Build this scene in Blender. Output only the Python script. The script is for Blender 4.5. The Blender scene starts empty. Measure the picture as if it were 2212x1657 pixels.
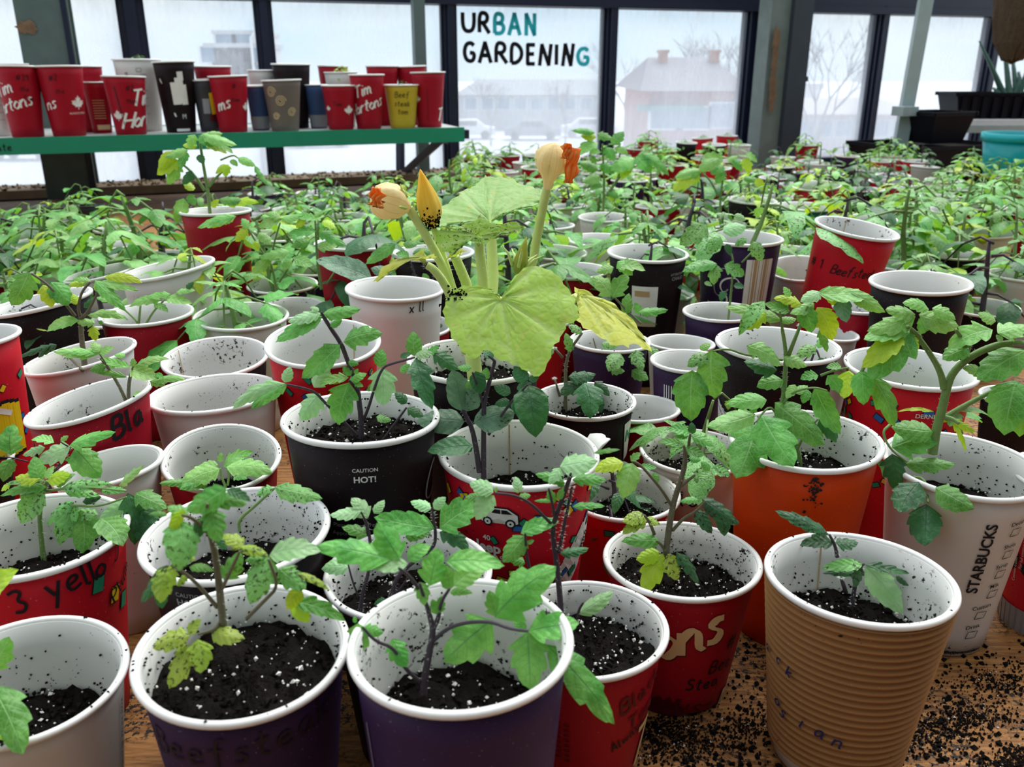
import bpy, math, random
from mathutils import Vector as V, Matrix as M
random.seed(11)
PI = math.pi
# ------------------------------------------------------------------ camera
scn = bpy.context.scene
F = 1890.0; CZ = .33; TH = math.radians(20)
CAM = V((0, 0, CZ)); FW = V((0, math.cos(TH), -math.sin(TH))); UP = V((0, math.sin(TH), math.cos(TH))); RT = V((1, 0, 0))
cam = bpy.data.objects.new('camera', bpy.data.cameras.new('camera')); scn.collection.objects.link(cam)
cam.location = CAM; cam.rotation_euler = (PI / 2 - TH, 0, 0)
cam.data.sensor_width = 36; cam.data.lens = F / 2212 * 36; cam.data.clip_start = .02; cam.data.clip_end = 500
cam.data.dof.use_dof = True; cam.data.dof.focus_distance = .56; cam.data.dof.aperture_fstop = 17
scn.camera = cam
# ------------------------------------------------------------------ sky, sun, exposure
w = bpy.data.worlds.new('overcast_sky'); scn.world = w; w.use_nodes = True
nt = w.node_tree; nt.nodes.clear()
o_ = nt.nodes.new('ShaderNodeOutputWorld'); b_ = nt.nodes.new('ShaderNodeBackground'); tc = nt.nodes.new('ShaderNodeTexCoord')
mp = nt.nodes.new('ShaderNodeMapping'); mp.inputs['Scale'].default_value = (1, 1, 4)
nz = nt.nodes.new('ShaderNodeTexNoise'); nz.inputs['Scale'].default_value = 2.2; nz.inputs['Detail'].default_value = 5
cr = nt.nodes.new('ShaderNodeValToRGB')
cr.color_ramp.elements[0].position = .35; cr.color_ramp.elements[0].color = (.66, .83, .96, 1)
cr.color_ramp.elements[1].position = .62; cr.color_ramp.elements[1].color = (.93, .97, 1, 1)
nt.links.new(tc.outputs['Generated'], mp.inputs['Vector']); nt.links.new(mp.outputs[0], nz.inputs['Vector'])
nt.links.new(nz.outputs['Fac'], cr.inputs['Fac']); nt.links.new(cr.outputs[0], b_.inputs['Color'])
b_.inputs['Strength'].default_value = 1.06; nt.links.new(b_.outputs[0], o_.inputs[0])
sun = bpy.data.objects.new('cloud_filtered_sun', bpy.data.lights.new('cloud_filtered_sun', 'SUN')); scn.collection.objects.link(sun)
sun.data.energy = 3.8; sun.data.angle = math.radians(50); sun.data.color = (1, .985, .95)
sun.rotation_euler = V((.25, .55, 1)).to_track_quat('Z', 'Y').to_euler()
scn.view_settings.view_transform = 'Standard'; scn.view_settings.look = 'None'
scn.view_settings.gamma = 1; scn.view_settings.use_curve_mapping = False; scn.view_settings.exposure = 0.1

# ------------------------------------------------------------------ helpers
COL = scn.collection
def ray(x, y): return FW + (x - 1106) / F * RT - (y - 828.5) / F * UP
def at_z(x, y, z): r = ray(x, y); return CAM + r * ((z - CZ) / r.z)
def at_y(x, y, Y): r = ray(x, y); return CAM + r * (Y / r.y)
def at_d(x, y, d): return CAM + ray(x, y) * d
def depth(P): return (P - CAM).dot(FW)
def proj(P):
    v = P - CAM; d = v.dot(FW); return 1106 + F * v.dot(RT) / d, 828.5 - F * v.dot(UP) / d
def obj(name, mesh, parent=None, mats=None, kind=None, label=None):
    o = bpy.data.objects.new(name, mesh); COL.objects.link(o)
    if mats:
        for m in (mats if isinstance(mats, (list, tuple)) else [mats]): mesh.materials.append(m)
    if parent: o.parent = parent
    if kind: o['kind'] = kind
    if label: o['label'] = label
    return o
def thing(name, label, cat, loc=(0, 0, 0), group=None):
    o = bpy.data.objects.new(name, None); COL.objects.link(o); o.location = loc; o.empty_display_size = .02
    o['label'] = label; o['category'] = cat
    if group: o['group'] = group
    return o
def tag(o, label, cat, group=None):
    o['label'] = label; o['category'] = cat
    if group: o['group'] = group
    return o
class MB:
    def __init__(s): s.v = []; s.f = []; s.m = []; s.uv = []
    def add(s, vs, fs, mi=0, uv=None):
        n = len(s.v); s.v += [tuple(p) for p in vs]; s.f += [tuple(i + n for i in f) for f in fs]; s.m += [mi] * len(fs)
        s.uv += uv if uv else [(0, 0)] * len(vs)
    def box(s, c, d, mi=0, rot=None):
        c = V(c); R = rot or M.Identity(3)
        vs = [c + R @ V((sx * d[0] / 2, sy * d[1] / 2, sz * d[2] / 2)) for sx in (-1, 1) for sy in (-1, 1) for sz in (-1, 1)]
        s.add(vs, [(0, 1, 3, 2), (4, 6, 7, 5), (0, 4, 5, 1), (2, 3, 7, 6), (0, 2, 6, 4), (1, 5, 7, 3)], mi)
    def tube(s, pts, rad, n=6, mi=0, cap=True):
        pts = [V(p) for p in pts]; k = len(pts); vs = []; up = V((.3, .2, 1)).normalized(); px = None
        for i, p in enumerate(pts):
            t = (pts[min(i + 1, k - 1)] - pts[max(i - 1, 0)]).normalized()
            a = px if px else t.cross(up)
            if a.length < 1e-6: a = t.cross(V((1, 0, 0)))
            a = (a - t * a.dot(t)).normalized(); px = a; b = t.cross(a)
            r = rad[i] if isinstance(rad, (list, tuple)) else rad
            vs += [p + (a * math.cos(2 * PI * j / n) + b * math.sin(2 * PI * j / n)) * r for j in range(n)]
        fs = [(i * n + j, i * n + (j + 1) % n, (i + 1) * n + (j + 1) % n, (i + 1) * n + j) for i in range(k - 1) for j in range(n)]
        if cap: fs += [tuple(range(n))[::-1], tuple((k - 1) * n + j for j in range(n))]
        s.add(vs, fs, mi)
    def lathe(s, prof, n, mi=None, close=False, fn=None):
        vs = []
        for r, z in prof:
            for j in range(n):
                a = 2 * PI * j / n; p = (r * math.cos(a), r * math.sin(a), z); vs.append(fn(p) if fn else p)
        k = len(prof); base = len(s.v); s.v += [tuple(p) for p in vs]; s.uv += [(0, 0)] * len(vs)
        for i in range(k if close else k - 1):
            i2 = (i + 1) % k
            for j in range(n):
                s.f.append((base + i * n + j, base + i * n + (j + 1) % n, base + i2 * n + (j + 1) % n, base + i2 * n + j)); s.m.append(mi[i] if isinstance(mi, (list, tuple)) else (mi or 0))
    def octa(s, c, r, mi=0):
        c = V(c); q = [V((random.uniform(.6, 1.3), 0, 0)), V((0, random.uniform(.6, 1.3), 0)), V((-random.uniform(.6, 1.3), 0, 0)), V((0, -random.uniform(.6, 1.3), 0)), V((0, 0, random.uniform(.6, 1.1))), V((0, 0, -1))]
        R = M.Rotation(random.uniform(0, 6.28), 3, 'Z') @ M.Rotation(random.uniform(0, 1), 3, 'X')
        s.add([c + R @ p * r for p in q], [(0, 1, 4), (1, 2, 4), (2, 3, 4), (3, 0, 4), (1, 0, 5), (2, 1, 5), (3, 2, 5), (0, 3, 5)], mi)
    def mesh(s, name, smooth=True, uv=False):
        me = bpy.data.meshes.new(name); me.from_pydata(s.v, [], s.f)
        if any(s.m): me.polygons.foreach_set('material_index', s.m)
        if smooth: me.polygons.foreach_set('use_smooth', [True] * len(s.f))
        if uv:
            L = me.uv_layers.new(name='UVMap'); idx = [0] * len(me.loops); me.loops.foreach_get('vertex_index', idx)
            L.data.foreach_set('uv', [c for i in idx for c in s.uv[i]])
        me.update(); return me
def smooth_pts(pts, it=2):
    pts = [V(p) for p in pts]
    for _ in range(it):
        if len(pts) < 3: return pts
        q = [pts[0]]
        for a, b in zip(pts, pts[1:]): q += [a * .75 + b * .25, a * .25 + b * .75]
        q.append(pts[-1]); pts = q
    return pts

# ------------------------------------------------------------------ materials
MATS = {}
class N:
    def __init__(s, name):
        s.m = bpy.data.materials.new(name); s.m.use_nodes = True; s.t = s.m.node_tree; s.t.nodes.clear()
        s.out = s.t.nodes.new('ShaderNodeOutputMaterial')
    def n(s, typ, **kw):
        d = s.t.nodes.new('ShaderNode' + typ)
        for k, v in kw.items():
            if k.startswith('i_'):
                key = k[2:].replace('_', ' '); s.set(d.inputs[int(key) if key.isdigit() else key], v)
            else: setattr(d, k, v)
        return d
    def set(s, inp, v):
        if isinstance(v, bpy.types.NodeSocket): s.t.links.new(v, inp)
        elif isinstance(v, bpy.types.Node): s.t.links.new(v.outputs[0], inp)
        else:
            if isinstance(v, (tuple, list)) and len(v) == 3 and inp.type == 'RGBA': v = (*v, 1)
            inp.default_value = v
    def math(s, op, a, b=0, c=0, clamp=False):
        d = s.t.nodes.new('ShaderNodeMath'); d.operation = op; d.use_clamp = clamp
        s.set(d.inputs[0], a); s.set(d.inputs[1], b); s.set(d.inputs[2], c); return d.outputs[0]
    def ramp(s, f, lo, hi): # smooth threshold
        d = s.t.nodes.new('ShaderNodeMapRange'); d.interpolation_type = 'SMOOTHSTEP'; s.set(d.inputs[0], f); s.set(d.inputs[1], lo); s.set(d.inputs[2], hi); return d.outputs[0]
    def mix(s, f, a, b):
        d = s.t.nodes.new('ShaderNodeMix'); d.data_type = 'RGBA'; s.set(d.inputs[0], f); s.set(d.inputs[6], a); s.set(d.inputs[7], b); return d.outputs[2]
    def noise(s, vec, sc, det=3, rough=.55):
        d = s.n('TexNoise', i_Scale=sc, i_Detail=det, i_Roughness=rough)
        if vec is not None: s.set(d.inputs['Vector'], vec)
        return d.outputs['Fac']
    def bump(s, h, st=.3, dist=.002): return s.n('Bump', i_Strength=st, i_Distance=dist, i_Height=h).outputs[0]
    def pbr(s, col, rough=.5, spec=.4, normal=None, **kw):
        d = s.n('BsdfPrincipled'); s.set(d.inputs['Base Color'], col); s.set(d.inputs['Roughness'], rough); s.set(d.inputs['Specular IOR Level'], spec)
        if normal is not None: s.set(d.inputs['Normal'], normal)
        for k, v in kw.items(): s.set(d.inputs[k.replace('_', ' ')], v)
        return d
    def done(s, sh): s.set(s.out.inputs[0], sh); return s.m
def coords(n):
    t = n.n('TexCoord'); oi = n.n('ObjectInfo')
    off = n.n('VectorMath', operation='SCALE'); n.set(off.inputs[0], oi.outputs['Random']); off.inputs['Scale'].default_value = 7.3
    ad = n.n('VectorMath', operation='ADD'); n.set(ad.inputs[0], t.outputs['Object']); n.set(ad.inputs[1], off.outputs[0])
    return ad.outputs[0], oi.outputs['Random'], t
def plain(name, col, rough=.5, spec=.4, var=.12, sc=60, bump=0, bsc=200, metallic=0):
    if name in MATS: return MATS[name]
    n = N(name); v, rnd, _ = coords(n)
    c = n.mix(n.noise(v, sc, 4), tuple(x * (1 - var) for x in col), tuple(min(1, x * (1 + var)) for x in col))
    nor = n.bump(n.noise(v, bsc, 3), bump, .002) if bump else None
    MATS[name] = n.done(n.pbr(c, rough, spec, nor, Metallic=metallic)); return MATS[name]
def paper(name, col, rough=.5, spec=.22, dirt=.5, scuff=(.7, .68, .62)):
    """printed paper-cup wall: flat ink, faint scuffs, scattered soil smears"""
    if name in MATS: return MATS[name]
    n = N(name); v, rnd, _ = coords(n)
    c = n.mix(n.noise(v, 30, 3), tuple(x * .9 for x in col), tuple(min(1, x * 1.08) for x in col))
    sc_ = n.math('MULTIPLY', n.ramp(n.noise(v, 900, 2), .70, .76), .35); c = n.mix(sc_, c, scuff)
    d = n.math('MULTIPLY', n.ramp(n.noise(v, 420, 3), .64, .69), n.ramp(n.noise(v, 38, 2), .70 - .12 * dirt, .80 - .12 * dirt))
    c = n.mix(d, c, (.012, .009, .007))
    MATS[name] = n.done(n.pbr(c, rough, spec)); return MATS[name]
def inner_mat(name, dirt):
    if name in MATS: return MATS[name]
    n = N(name); v, rnd, t = coords(n)
    c = n.mix(n.noise(v, 14, 3), (.67, .667, .64), (.60, .605, .58))
    c = n.mix(n.math('MULTIPLY', n.ramp(n.noise(v, 9, 3), .55, .8), .45), c, (.62, .55, .42))
    lo = .70 - .16 * dirt
    d = n.math('MULTIPLY', n.ramp(n.noise(v, 330, 3, .6), .57, .61), n.ramp(n.noise(v, 42, 3), lo, lo + .05))
    d2 = n.math('MULTIPLY', n.ramp(n.noise(v, 620, 2), .66, .69), n.ramp(n.noise(v, 24, 2), .56 - .1 * dirt, .66))
    c = n.mix(n.math('MAXIMUM', d, d2), c, (.016, .013, .011))
    MATS[name] = n.done(n.pbr(c, .45, .4)); return MATS[name]
def leaf_mat(name, base, hi, vein, trans, veinamt=.5, soil=0., tw=.30, spots=None):
    if name in MATS: return MATS[name]
    n = N(name); v, rnd, t = coords(n)
    sep = n.n('SeparateXYZ'); n.set(sep.inputs[0], t.outputs['UV'])
    u = sep.outputs[0]; av = n.math('MULTIPLY', n.math('ABSOLUTE', n.math('SUBTRACT', sep.outputs[1], .5)), 2)
    mid = n.ramp(av, n.math('MULTIPLY_ADD', u, -.05, .085), .0)
    q = n.math('ADD', n.math('SUBTRACT', n.math('MULTIPLY', u, 5.5), n.math('MULTIPLY', av, 1.3)), n.math('MULTIPLY', n.noise(v, 90, 2), .35))
    fr = n.math('ABSOLUTE', n.math('SUBTRACT', n.math('FRACT', q), .5))
    side = n.math('MULTIPLY', n.ramp(fr, .455, .5), n.ramp(av, 1.0, .5))
    net = n.n('TexVoronoi', feature='DISTANCE_TO_EDGE', i_Scale=330.); n.set(net.inputs['Vector'], v)
    netm = n.math('MULTIPLY', n.ramp(net.outputs[0], .1, 0), .35)
    c = n.mix(n.ramp(n.noise(v, 75, 4), .28, .72), base, hi)
    hs = n.n('HueSaturation'); n.set(hs.inputs['Color'], c); n.set(hs.inputs['Hue'], n.math('MULTIPLY_ADD', rnd, .03, .485)); n.set(hs.inputs['Value'], n.math('MULTIPLY_ADD', rnd, .4, .8))
    c = hs.outputs[0]
    vm = n.math('MULTIPLY', n.math('MAXIMUM', n.math('MAXIMUM', mid, side), netm), veinamt)
    c = n.mix(vm, c, vein)
    if spots: c = n.mix(n.math('MULTIPLY', n.ramp(n.noise(v, 120, 2), .6, .66), .7), c, spots)
    if soil: c = n.mix(n.math('MULTIPLY', n.ramp(n.noise(v, 620, 3, .6), .56, .6), n.ramp(n.noise(v, 60, 2), .6 - .25 * soil, .68 - .2 * soil)), c, (.02, .016, .012))
    hgt = n.math('ADD', n.math('MULTIPLY', n.math('SUBTRACT', .5, fr), 1.0), n.math('MULTIPLY', n.ramp(net.outputs[0], 0, .25), .25))
    hgt = n.math('SUBTRACT', hgt, n.math('MULTIPLY', mid, .6))
    nor = n.bump(hgt, .32, .0011)
    p = n.pbr(c, .42, .38, nor, Sheen_Weight=.12, Sheen_Roughness=.5, Sheen_Tint=(.8, 1, .8))
    tr = n.n('BsdfTranslucent'); n.set(tr.inputs[0], n.mix(.3, trans, c)); n.set(tr.inputs['Normal'], nor)
    mx = n.n('MixShader'); mx.inputs[0].default_value = tw; n.set(mx.inputs[1], p); n.set(mx.inputs[2], tr)
    MATS[name] = n.done(mx); return MATS[name]

m_rim = paper('rim_white', (.84, .835, .81), .38, .4, .55, (.95, .95, .93))
m_in = [inner_mat('cup_inside_clean', .15), inner_mat('cup_inside', .6), inner_mat('cup_inside_dirty', 1.05)]
STY = {'R': paper('paper_red', (.36, .004, .018), spec=.2), 'C': paper('paper_bright_red', (.60, .008, .022)), 'B': paper('paper_black_brown', (.013, .0075, .0095), spec=.16),
       'P': paper('paper_purple', (.034, .016, .062), spec=.18), 'W': paper('paper_white', (.68, .665, .635), dirt=.8), 'O': paper('paper_orange', (.66, .052, .002), dirt=.9),
       'G': paper('paper_grey', (.42, .42, .40)), 'T': paper('paper_teal', (.01, .09, .09)), 'K': paper('paper_kraft', (.34, .165, .06), .75, .12), 'Y': paper('paper_yellow', (.55, .40, .03)),
       'L': paper('paper_blue', (.05, .09, .22)), 'S': paper('paper_taupe', (.16, .135, .115)), 'D': paper('plastic_dark', (.02, .022, .025), .4, .5), 'Z': paper('paper_grey_dark', (.05, .05, .055))}
def soil_mat():
    n = N('potting_soil'); v, rnd, t = coords(n)
    c = n.mix(n.noise(v, 260, 4, .65), (.002, .0019, .0018), (.014, .010, .0075))
    n2 = n.noise(v, 500, 4, .7)
    return n.done(n.pbr(c, .85, .12, n.bump(n2, .9, .003)))
m_soil = soil_mat()
m_crumb = plain('soil_crumb', (.008, .006, .005), .9, .1, .5, 300)
m_perl = plain('perlite', (.74, .72, .68), .8, .2, .1, 300)
LM = {'m': leaf_mat('leaf_mid', (.03, .205, .02), (.145, .45, .085), (.40, .68, .28), (.36, .74, .02)),
      'v': leaf_mat('leaf_dark_vein', (.045, .28, .03), (.22, .58, .12), (.03, .11, .06), (.34, .74, .04), .7),
      'l': leaf_mat('leaf_light', (.10, .35, .04), (.32, .64, .19), (.54, .78, .42), (.50, .84, .02)),
      'd': leaf_mat('leaf_deep', (.016, .10, .026), (.05, .20, .06), (.03, .06, .05), (.08, .28, .02), .5),
      'y': leaf_mat('leaf_yellow', (.34, .54, .01), (.48, .68, .04), (.56, .70, .14), (.70, .88, .01)),
      's': leaf_mat('leaf_soiled', (.09, .33, .05), (.24, .54, .16), (.38, .62, .3), (.30, .62, .03), .5, 1.0),
      'z': leaf_mat('leaf_soiled_yellow', (.28, .44, .03), (.42, .58, .08), (.5, .62, .18), (.5, .68, .03), .5, 1.0),
      'k': leaf_mat('leaf_soiled_dark', (.02, .09, .03), (.055, .18, .06), (.03, .06, .05), (.05, .16, .02), .5, 1.2),
      'p': leaf_mat('leaf_pale', (.26, .53, .20), (.44, .70, .37), (.30, .46, .32), (.36, .68, .1), .5),
      'q': leaf_mat('leaf_greyish', (.085, .19, .10), (.20, .36, .22), (.09, .15, .12), (.10, .26, .05), .6, .4)}
m_stem = {'g': plain('stem_green', (.16, .27, .08), .55, .3, .25, 200), 'd': plain('stem_purple', (.055, .04, .055), .55, .3, .3, 200), 'b': plain('stem_brown', (.14, .13, .08), .6, .3, .3, 200), 'w': plain('stem_squash', (.60, .74, .24), .5, .35, .12, 150)}
m_hair = plain('stem_hair', (.75, .8, .72), .5, .3)
m_ink = {'k': plain('ink_black', (.012, .011, .014), .6, .2), 'w': plain('ink_white', (.82, .82, .78), .5, .3), 'c': plain('ink_cream', (.72, .56, .30), .5, .3), 'b': plain('ink_blue', (.018, .025, .10), .6, .2),
         'y': plain('ink_yellow', (.85, .58, .01), .5, .3), 'g': plain('ink_green', (.02, .27, .14), .5, .3), 'u': plain('ink_sky_blue', (.02, .14, .45), .5, .3), 'r': plain('ink_red', (.5, .01, .03), .5, .3), 's': plain('ink_grey', (.30, .31, .33), .5, .3),
         'd': plain('ink_dark_red', (.10, .004, .01), .5, .3), 't': plain('ink_teal', (.02, .30, .36), .5, .3), 'o': plain('seam_tan', (.50, .34, .17), .7, .2), 'f': plain('ink_faint', (.012, .008, .018), .6, .3)}
# ------------------------------------------------------------------ setting
YAW = math.radians(20); WD = V((math.cos(YAW), math.sin(YAW), 0)); WN = V((-math.sin(YAW), math.cos(YAW), 0)); RW = M.Rotation(YAW, 3, 'Z')
W0 = at_d(975, 250, 2.8)
def on_wall(x, y, off=0):
    r = ray(x, y); return CAM + r * (((W0 - CAM).dot(WN) + off) / r.dot(WN))
def ws(x, y=200, off=0): return (on_wall(x, y, off) - W0).dot(WD)
def wp(s, off, z): p = W0 + WD * s + WN * off; return V((p.x, p.y, z))
m_navy = plain('mullion_navy_paint', (.009, .014, .038), .38, .5, .2, 20)
m_post = plain('post_green_grey_paint', (.095, .135, .12), .55, .4, .25, 25, .1, 90)
m_galv = plain('galvanised_steel', (.34, .42, .42), .45, .5, .15, 40)
m_shelf = plain('shelf_green_paint', (.012, .27, .15), .45, .4, .1, 30)
m_shelft = plain('shelf_top_grey', (.50, .53, .52), .5, .4)
m_floor = plain('floor_concrete', (.16, .16, .155), .8, .2, .2, 4, .2, 30)
m_wall = plain('block_wall_paint', (.10, .105, .11), .7, .3, .1, 5)
def glass_mat():
    n = N('misted_glass'); t = n.n('TexCoord'); v = t.outputs['Object']
    sep = n.n('SeparateXYZ'); n.set(sep.inputs[0], v)
    mpn = n.n('Mapping'); n.set(mpn.inputs[0], v); mpn.inputs['Scale'].default_value = (1, 1, .35); drop = n.noise(mpn.outputs[0], 70, 4); big = n.noise(mpn.outputs[0], 5, 4)
    low = n.ramp(sep.outputs[2], .46, .05)
    fac = n.math('ADD', n.math('MULTIPLY', low, .32), n.math('MULTIPLY', n.math('MULTIPLY', drop, n.ramp(big, .3, .7)), .40))  # condensation, thickened low down to stand in for haze outside
    fac = n.math('ADD', fac, .07, clamp=True)
    a = n.n('BsdfTransparent', i_Color=(.96, .98, .985)); d = n.n('BsdfDiffuse', i_Color=(.9, .92, .94)); tl = n.n('BsdfTranslucent', i_Color=(.80, .82, .89))
    m1 = n.n('MixShader'); m1.inputs[0].default_value = .8; n.set(m1.inputs[1], d); n.set(m1.inputs[2], tl)
    m2 = n.n('MixShader'); n.set(m2.inputs[0], fac); n.set(m2.inputs[1], a); n.set(m2.inputs[2], m1)
    return n.done(m2)
m_glass = glass_mat()
ZT, ZB = .503, .0
def struct(name, mb, mat, parent=None, smooth=False):
    return obj(name, mb.mesh(name, smooth), parent, mat, 'structure')
b = MB(); b.box(wp(.5, -3.0, -.86), (9, 9, .02), rot=RW); struct('floor', b, m_floor)
b = MB(); b.box(wp(.5, -3.9, .6), (9, .12, 2.9), rot=RW); struct('wall_back', b, m_wall)  # unseen wall added behind the camera to block light on the cup fronts
b = MB(); b.box(wp(.5, .03, -.46), (7.6, .14, .78), rot=RW); struct('wall_window', b, m_wall)
b = MB(); b.box(wp(.5, 0, ZT + .055), (7.6, .07, .11), rot=RW); b.box(wp(.5, -.025, ZT + .012), (7.6, .05, .024), rot=RW); struct('trim_1', b, m_navy)
b = MB(); b.box(wp(.5, 0, -.035), (7.6, .07, .075), rot=RW); b.box(wp(.5, -.05, -.05), (7.6, .06, .03), rot=RW); struct('trim_2', b, m_navy)
mul = [(-1.75, .055), (ws(306), .055), (ws(582), .036), (ws(970), .036), (ws(1310), .037), (ws(1625), .10), (ws(1878), .036), (ws(2118), .036), (2.75, .036), (3.3, .036)]
for i, (s, wd_) in enumerate(mul):
    b = MB(); b.box(wp(s, 0, .25), (wd_, .06, .56), rot=RW); b.box(wp(s, -.035, .25), (wd_ * .55, .02, .56), rot=RW); struct('trim_%d' % (i + 3), b, m_navy)
for i in range(len(mul) - 1):
    (a, wa), (c, wc) = mul[i], mul[i + 1]; L = c - a - wa / 2 - wc / 2; mid = a + wa / 2 + L / 2
    e = bpy.data.objects.new('window_%d' % (i + 1), None); COL.objects.link(e); e['kind'] = 'structure'
    b = MB(); b.box((0, 0, .25), (L, .005, .52)); p = obj('pane', b.mesh('pane', False), e, m_glass); e.location = wp(mid, 0, 0); e.rotation_euler.z = YAW
    b = MB()
    for sx in (-1, 1): b.box((sx * (L / 2 - .004), -.008, .25), (.008, .016, .52))
    b.box((0, -.008, .505), (L, .016, .008)); b.box((0, -.008, -.005), (L, .016, .012)); obj('gasket', b.mesh('gasket', False), e, m_navy)
# posts standing in front of the glazing
m_rust = plain('rust_patch', (.20, .125, .075), .9, .1, .55, 60, .5, 120)
def patch(parent, c, sx, sz, seed):
    """irregular blister of bare, rusted metal on a post face"""
    rr = random.Random(seed); n = 20; vs = [(0, -.0016, 0)]
    for k in range(n):
        a = 2 * PI * k / n; q = rr.uniform(.6, 1.1); vs.append((sx * q * math.cos(a), -.0002, sz * q * math.sin(a)))
    b = MB(); b.add([RW @ V(p) + V(c) for p in vs], [(0, 1 + k, 1 + (k + 1) % n) for k in range(n)]); return obj('rust_patch', b.mesh('rust_patch', False), parent, m_rust)
def ibeam(name, label, x0, x1, y, off, mat=None):
    s0, s1 = ws(x0, y, off), ws(x1, y, off); e = thing(name, label, 'post', wp((s0 + s1) / 2, off, -.85)); wdt = s1 - s0
    b = MB(); b.box(RW @ V((0, 0, .80)), (wdt, .012, 1.6), rot=RW); b.box(RW @ V((0, .05, .80)), (.012, .09, 1.6), rot=RW); b.box(RW @ V((0, .10, .80)), (wdt, .012, 1.6), rot=RW)
    obj('post_body', b.mesh('post_body', False), e, mat or m_post)
    b = MB(); b.box(RW @ V((wdt * .42, -.008, .80)), (wdt * .1, .006, 1.6), rot=RW); obj('edge_flange', b.mesh('edge_flange', False), e, m_navy if mat is None else m_post); return e
pl = ibeam('steel_post', 'wide green grey steel post with a rust patch behind the left shelf cups', 45, 160, 100, -.19)
q = on_wall(58, 58, -.1985) - pl.location; patch(pl, q, .026, .02, 3)
e = thing('steel_post', 'slim grey green post between the shelf and the lettered pane', 'post', wp(ws(907, 150, -.12), -.12, -.85))
b = MB(); b.box(RW @ V((0, 0, .8)), (.034, .034, 1.6), rot=RW); obj('post_body', b.mesh('post_body', False), e, plain('post_grey_paint', (.11, .155, .15), .5, .4))
b = MB(); b.box(RW @ V((0, 0, .008)), (.07, .07, .016), rot=RW); obj('base_plate', b.mesh('base_plate', False), e, m_post)
e = thing('steel_post', 'thick green grey post with a long rusty strip, right of the lettered pane', 'post', wp(ws(1678, 150, -.16), -.16, -.85))
b = MB(); b.box(RW @ V((-.03, 0, .8)), (.075, .07, 1.6), rot=RW); obj('post_body', b.mesh('post_body', False), e, plain('post_pale_paint', (.16, .20, .185), .55, .4, .3, 20))
b = MB(); b.box(RW @ V((.045, -.01, .8)), (.075, .09, 1.6), rot=RW); obj('dark_channel', b.mesh('dark_channel', False), e, plain('post_slate_paint', (.035, .045, .06), .5, .4, .2, 20))
for k, yy in enumerate((90, 130, 175, 215)): patch(e, on_wall(1676 - k * 3, yy, -.2085) - e.location, .016, .05, 20 + k)
b = MB(); b.box(RW @ V((.095, -.02, .85 + .285)), (.035, .012, .016), rot=RW); obj('bracket_tab', b.mesh('bracket_tab', False), e, m_navy)
e = thing('support_pole', 'slanting galvanised square pole in front of the right windows', 'pole', wp(ws(1950, 320, -.5), -.5, 0))
P0 = on_wall(1946, 300, -.5); P1 = on_wall(1998, 10, -.5); dz = P1 - P0
b = MB(); Q0 = P0 + dz * (.0 - P0.z) / dz.z; Q1 = P0 + dz * (.75 - P0.z) / dz.z
b.tube([Q0 - e.location, Q1 - e.location], .027, 4); obj('pole_body', b.mesh('pole_body', False), e, m_galv)
b = MB(); c = on_wall(1955, 240, -.53) - e.location; b.box(c, (.06, .05, .028), rot=RW); obj('clamp', b.mesh('clamp', False), e, m_galv)
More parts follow.
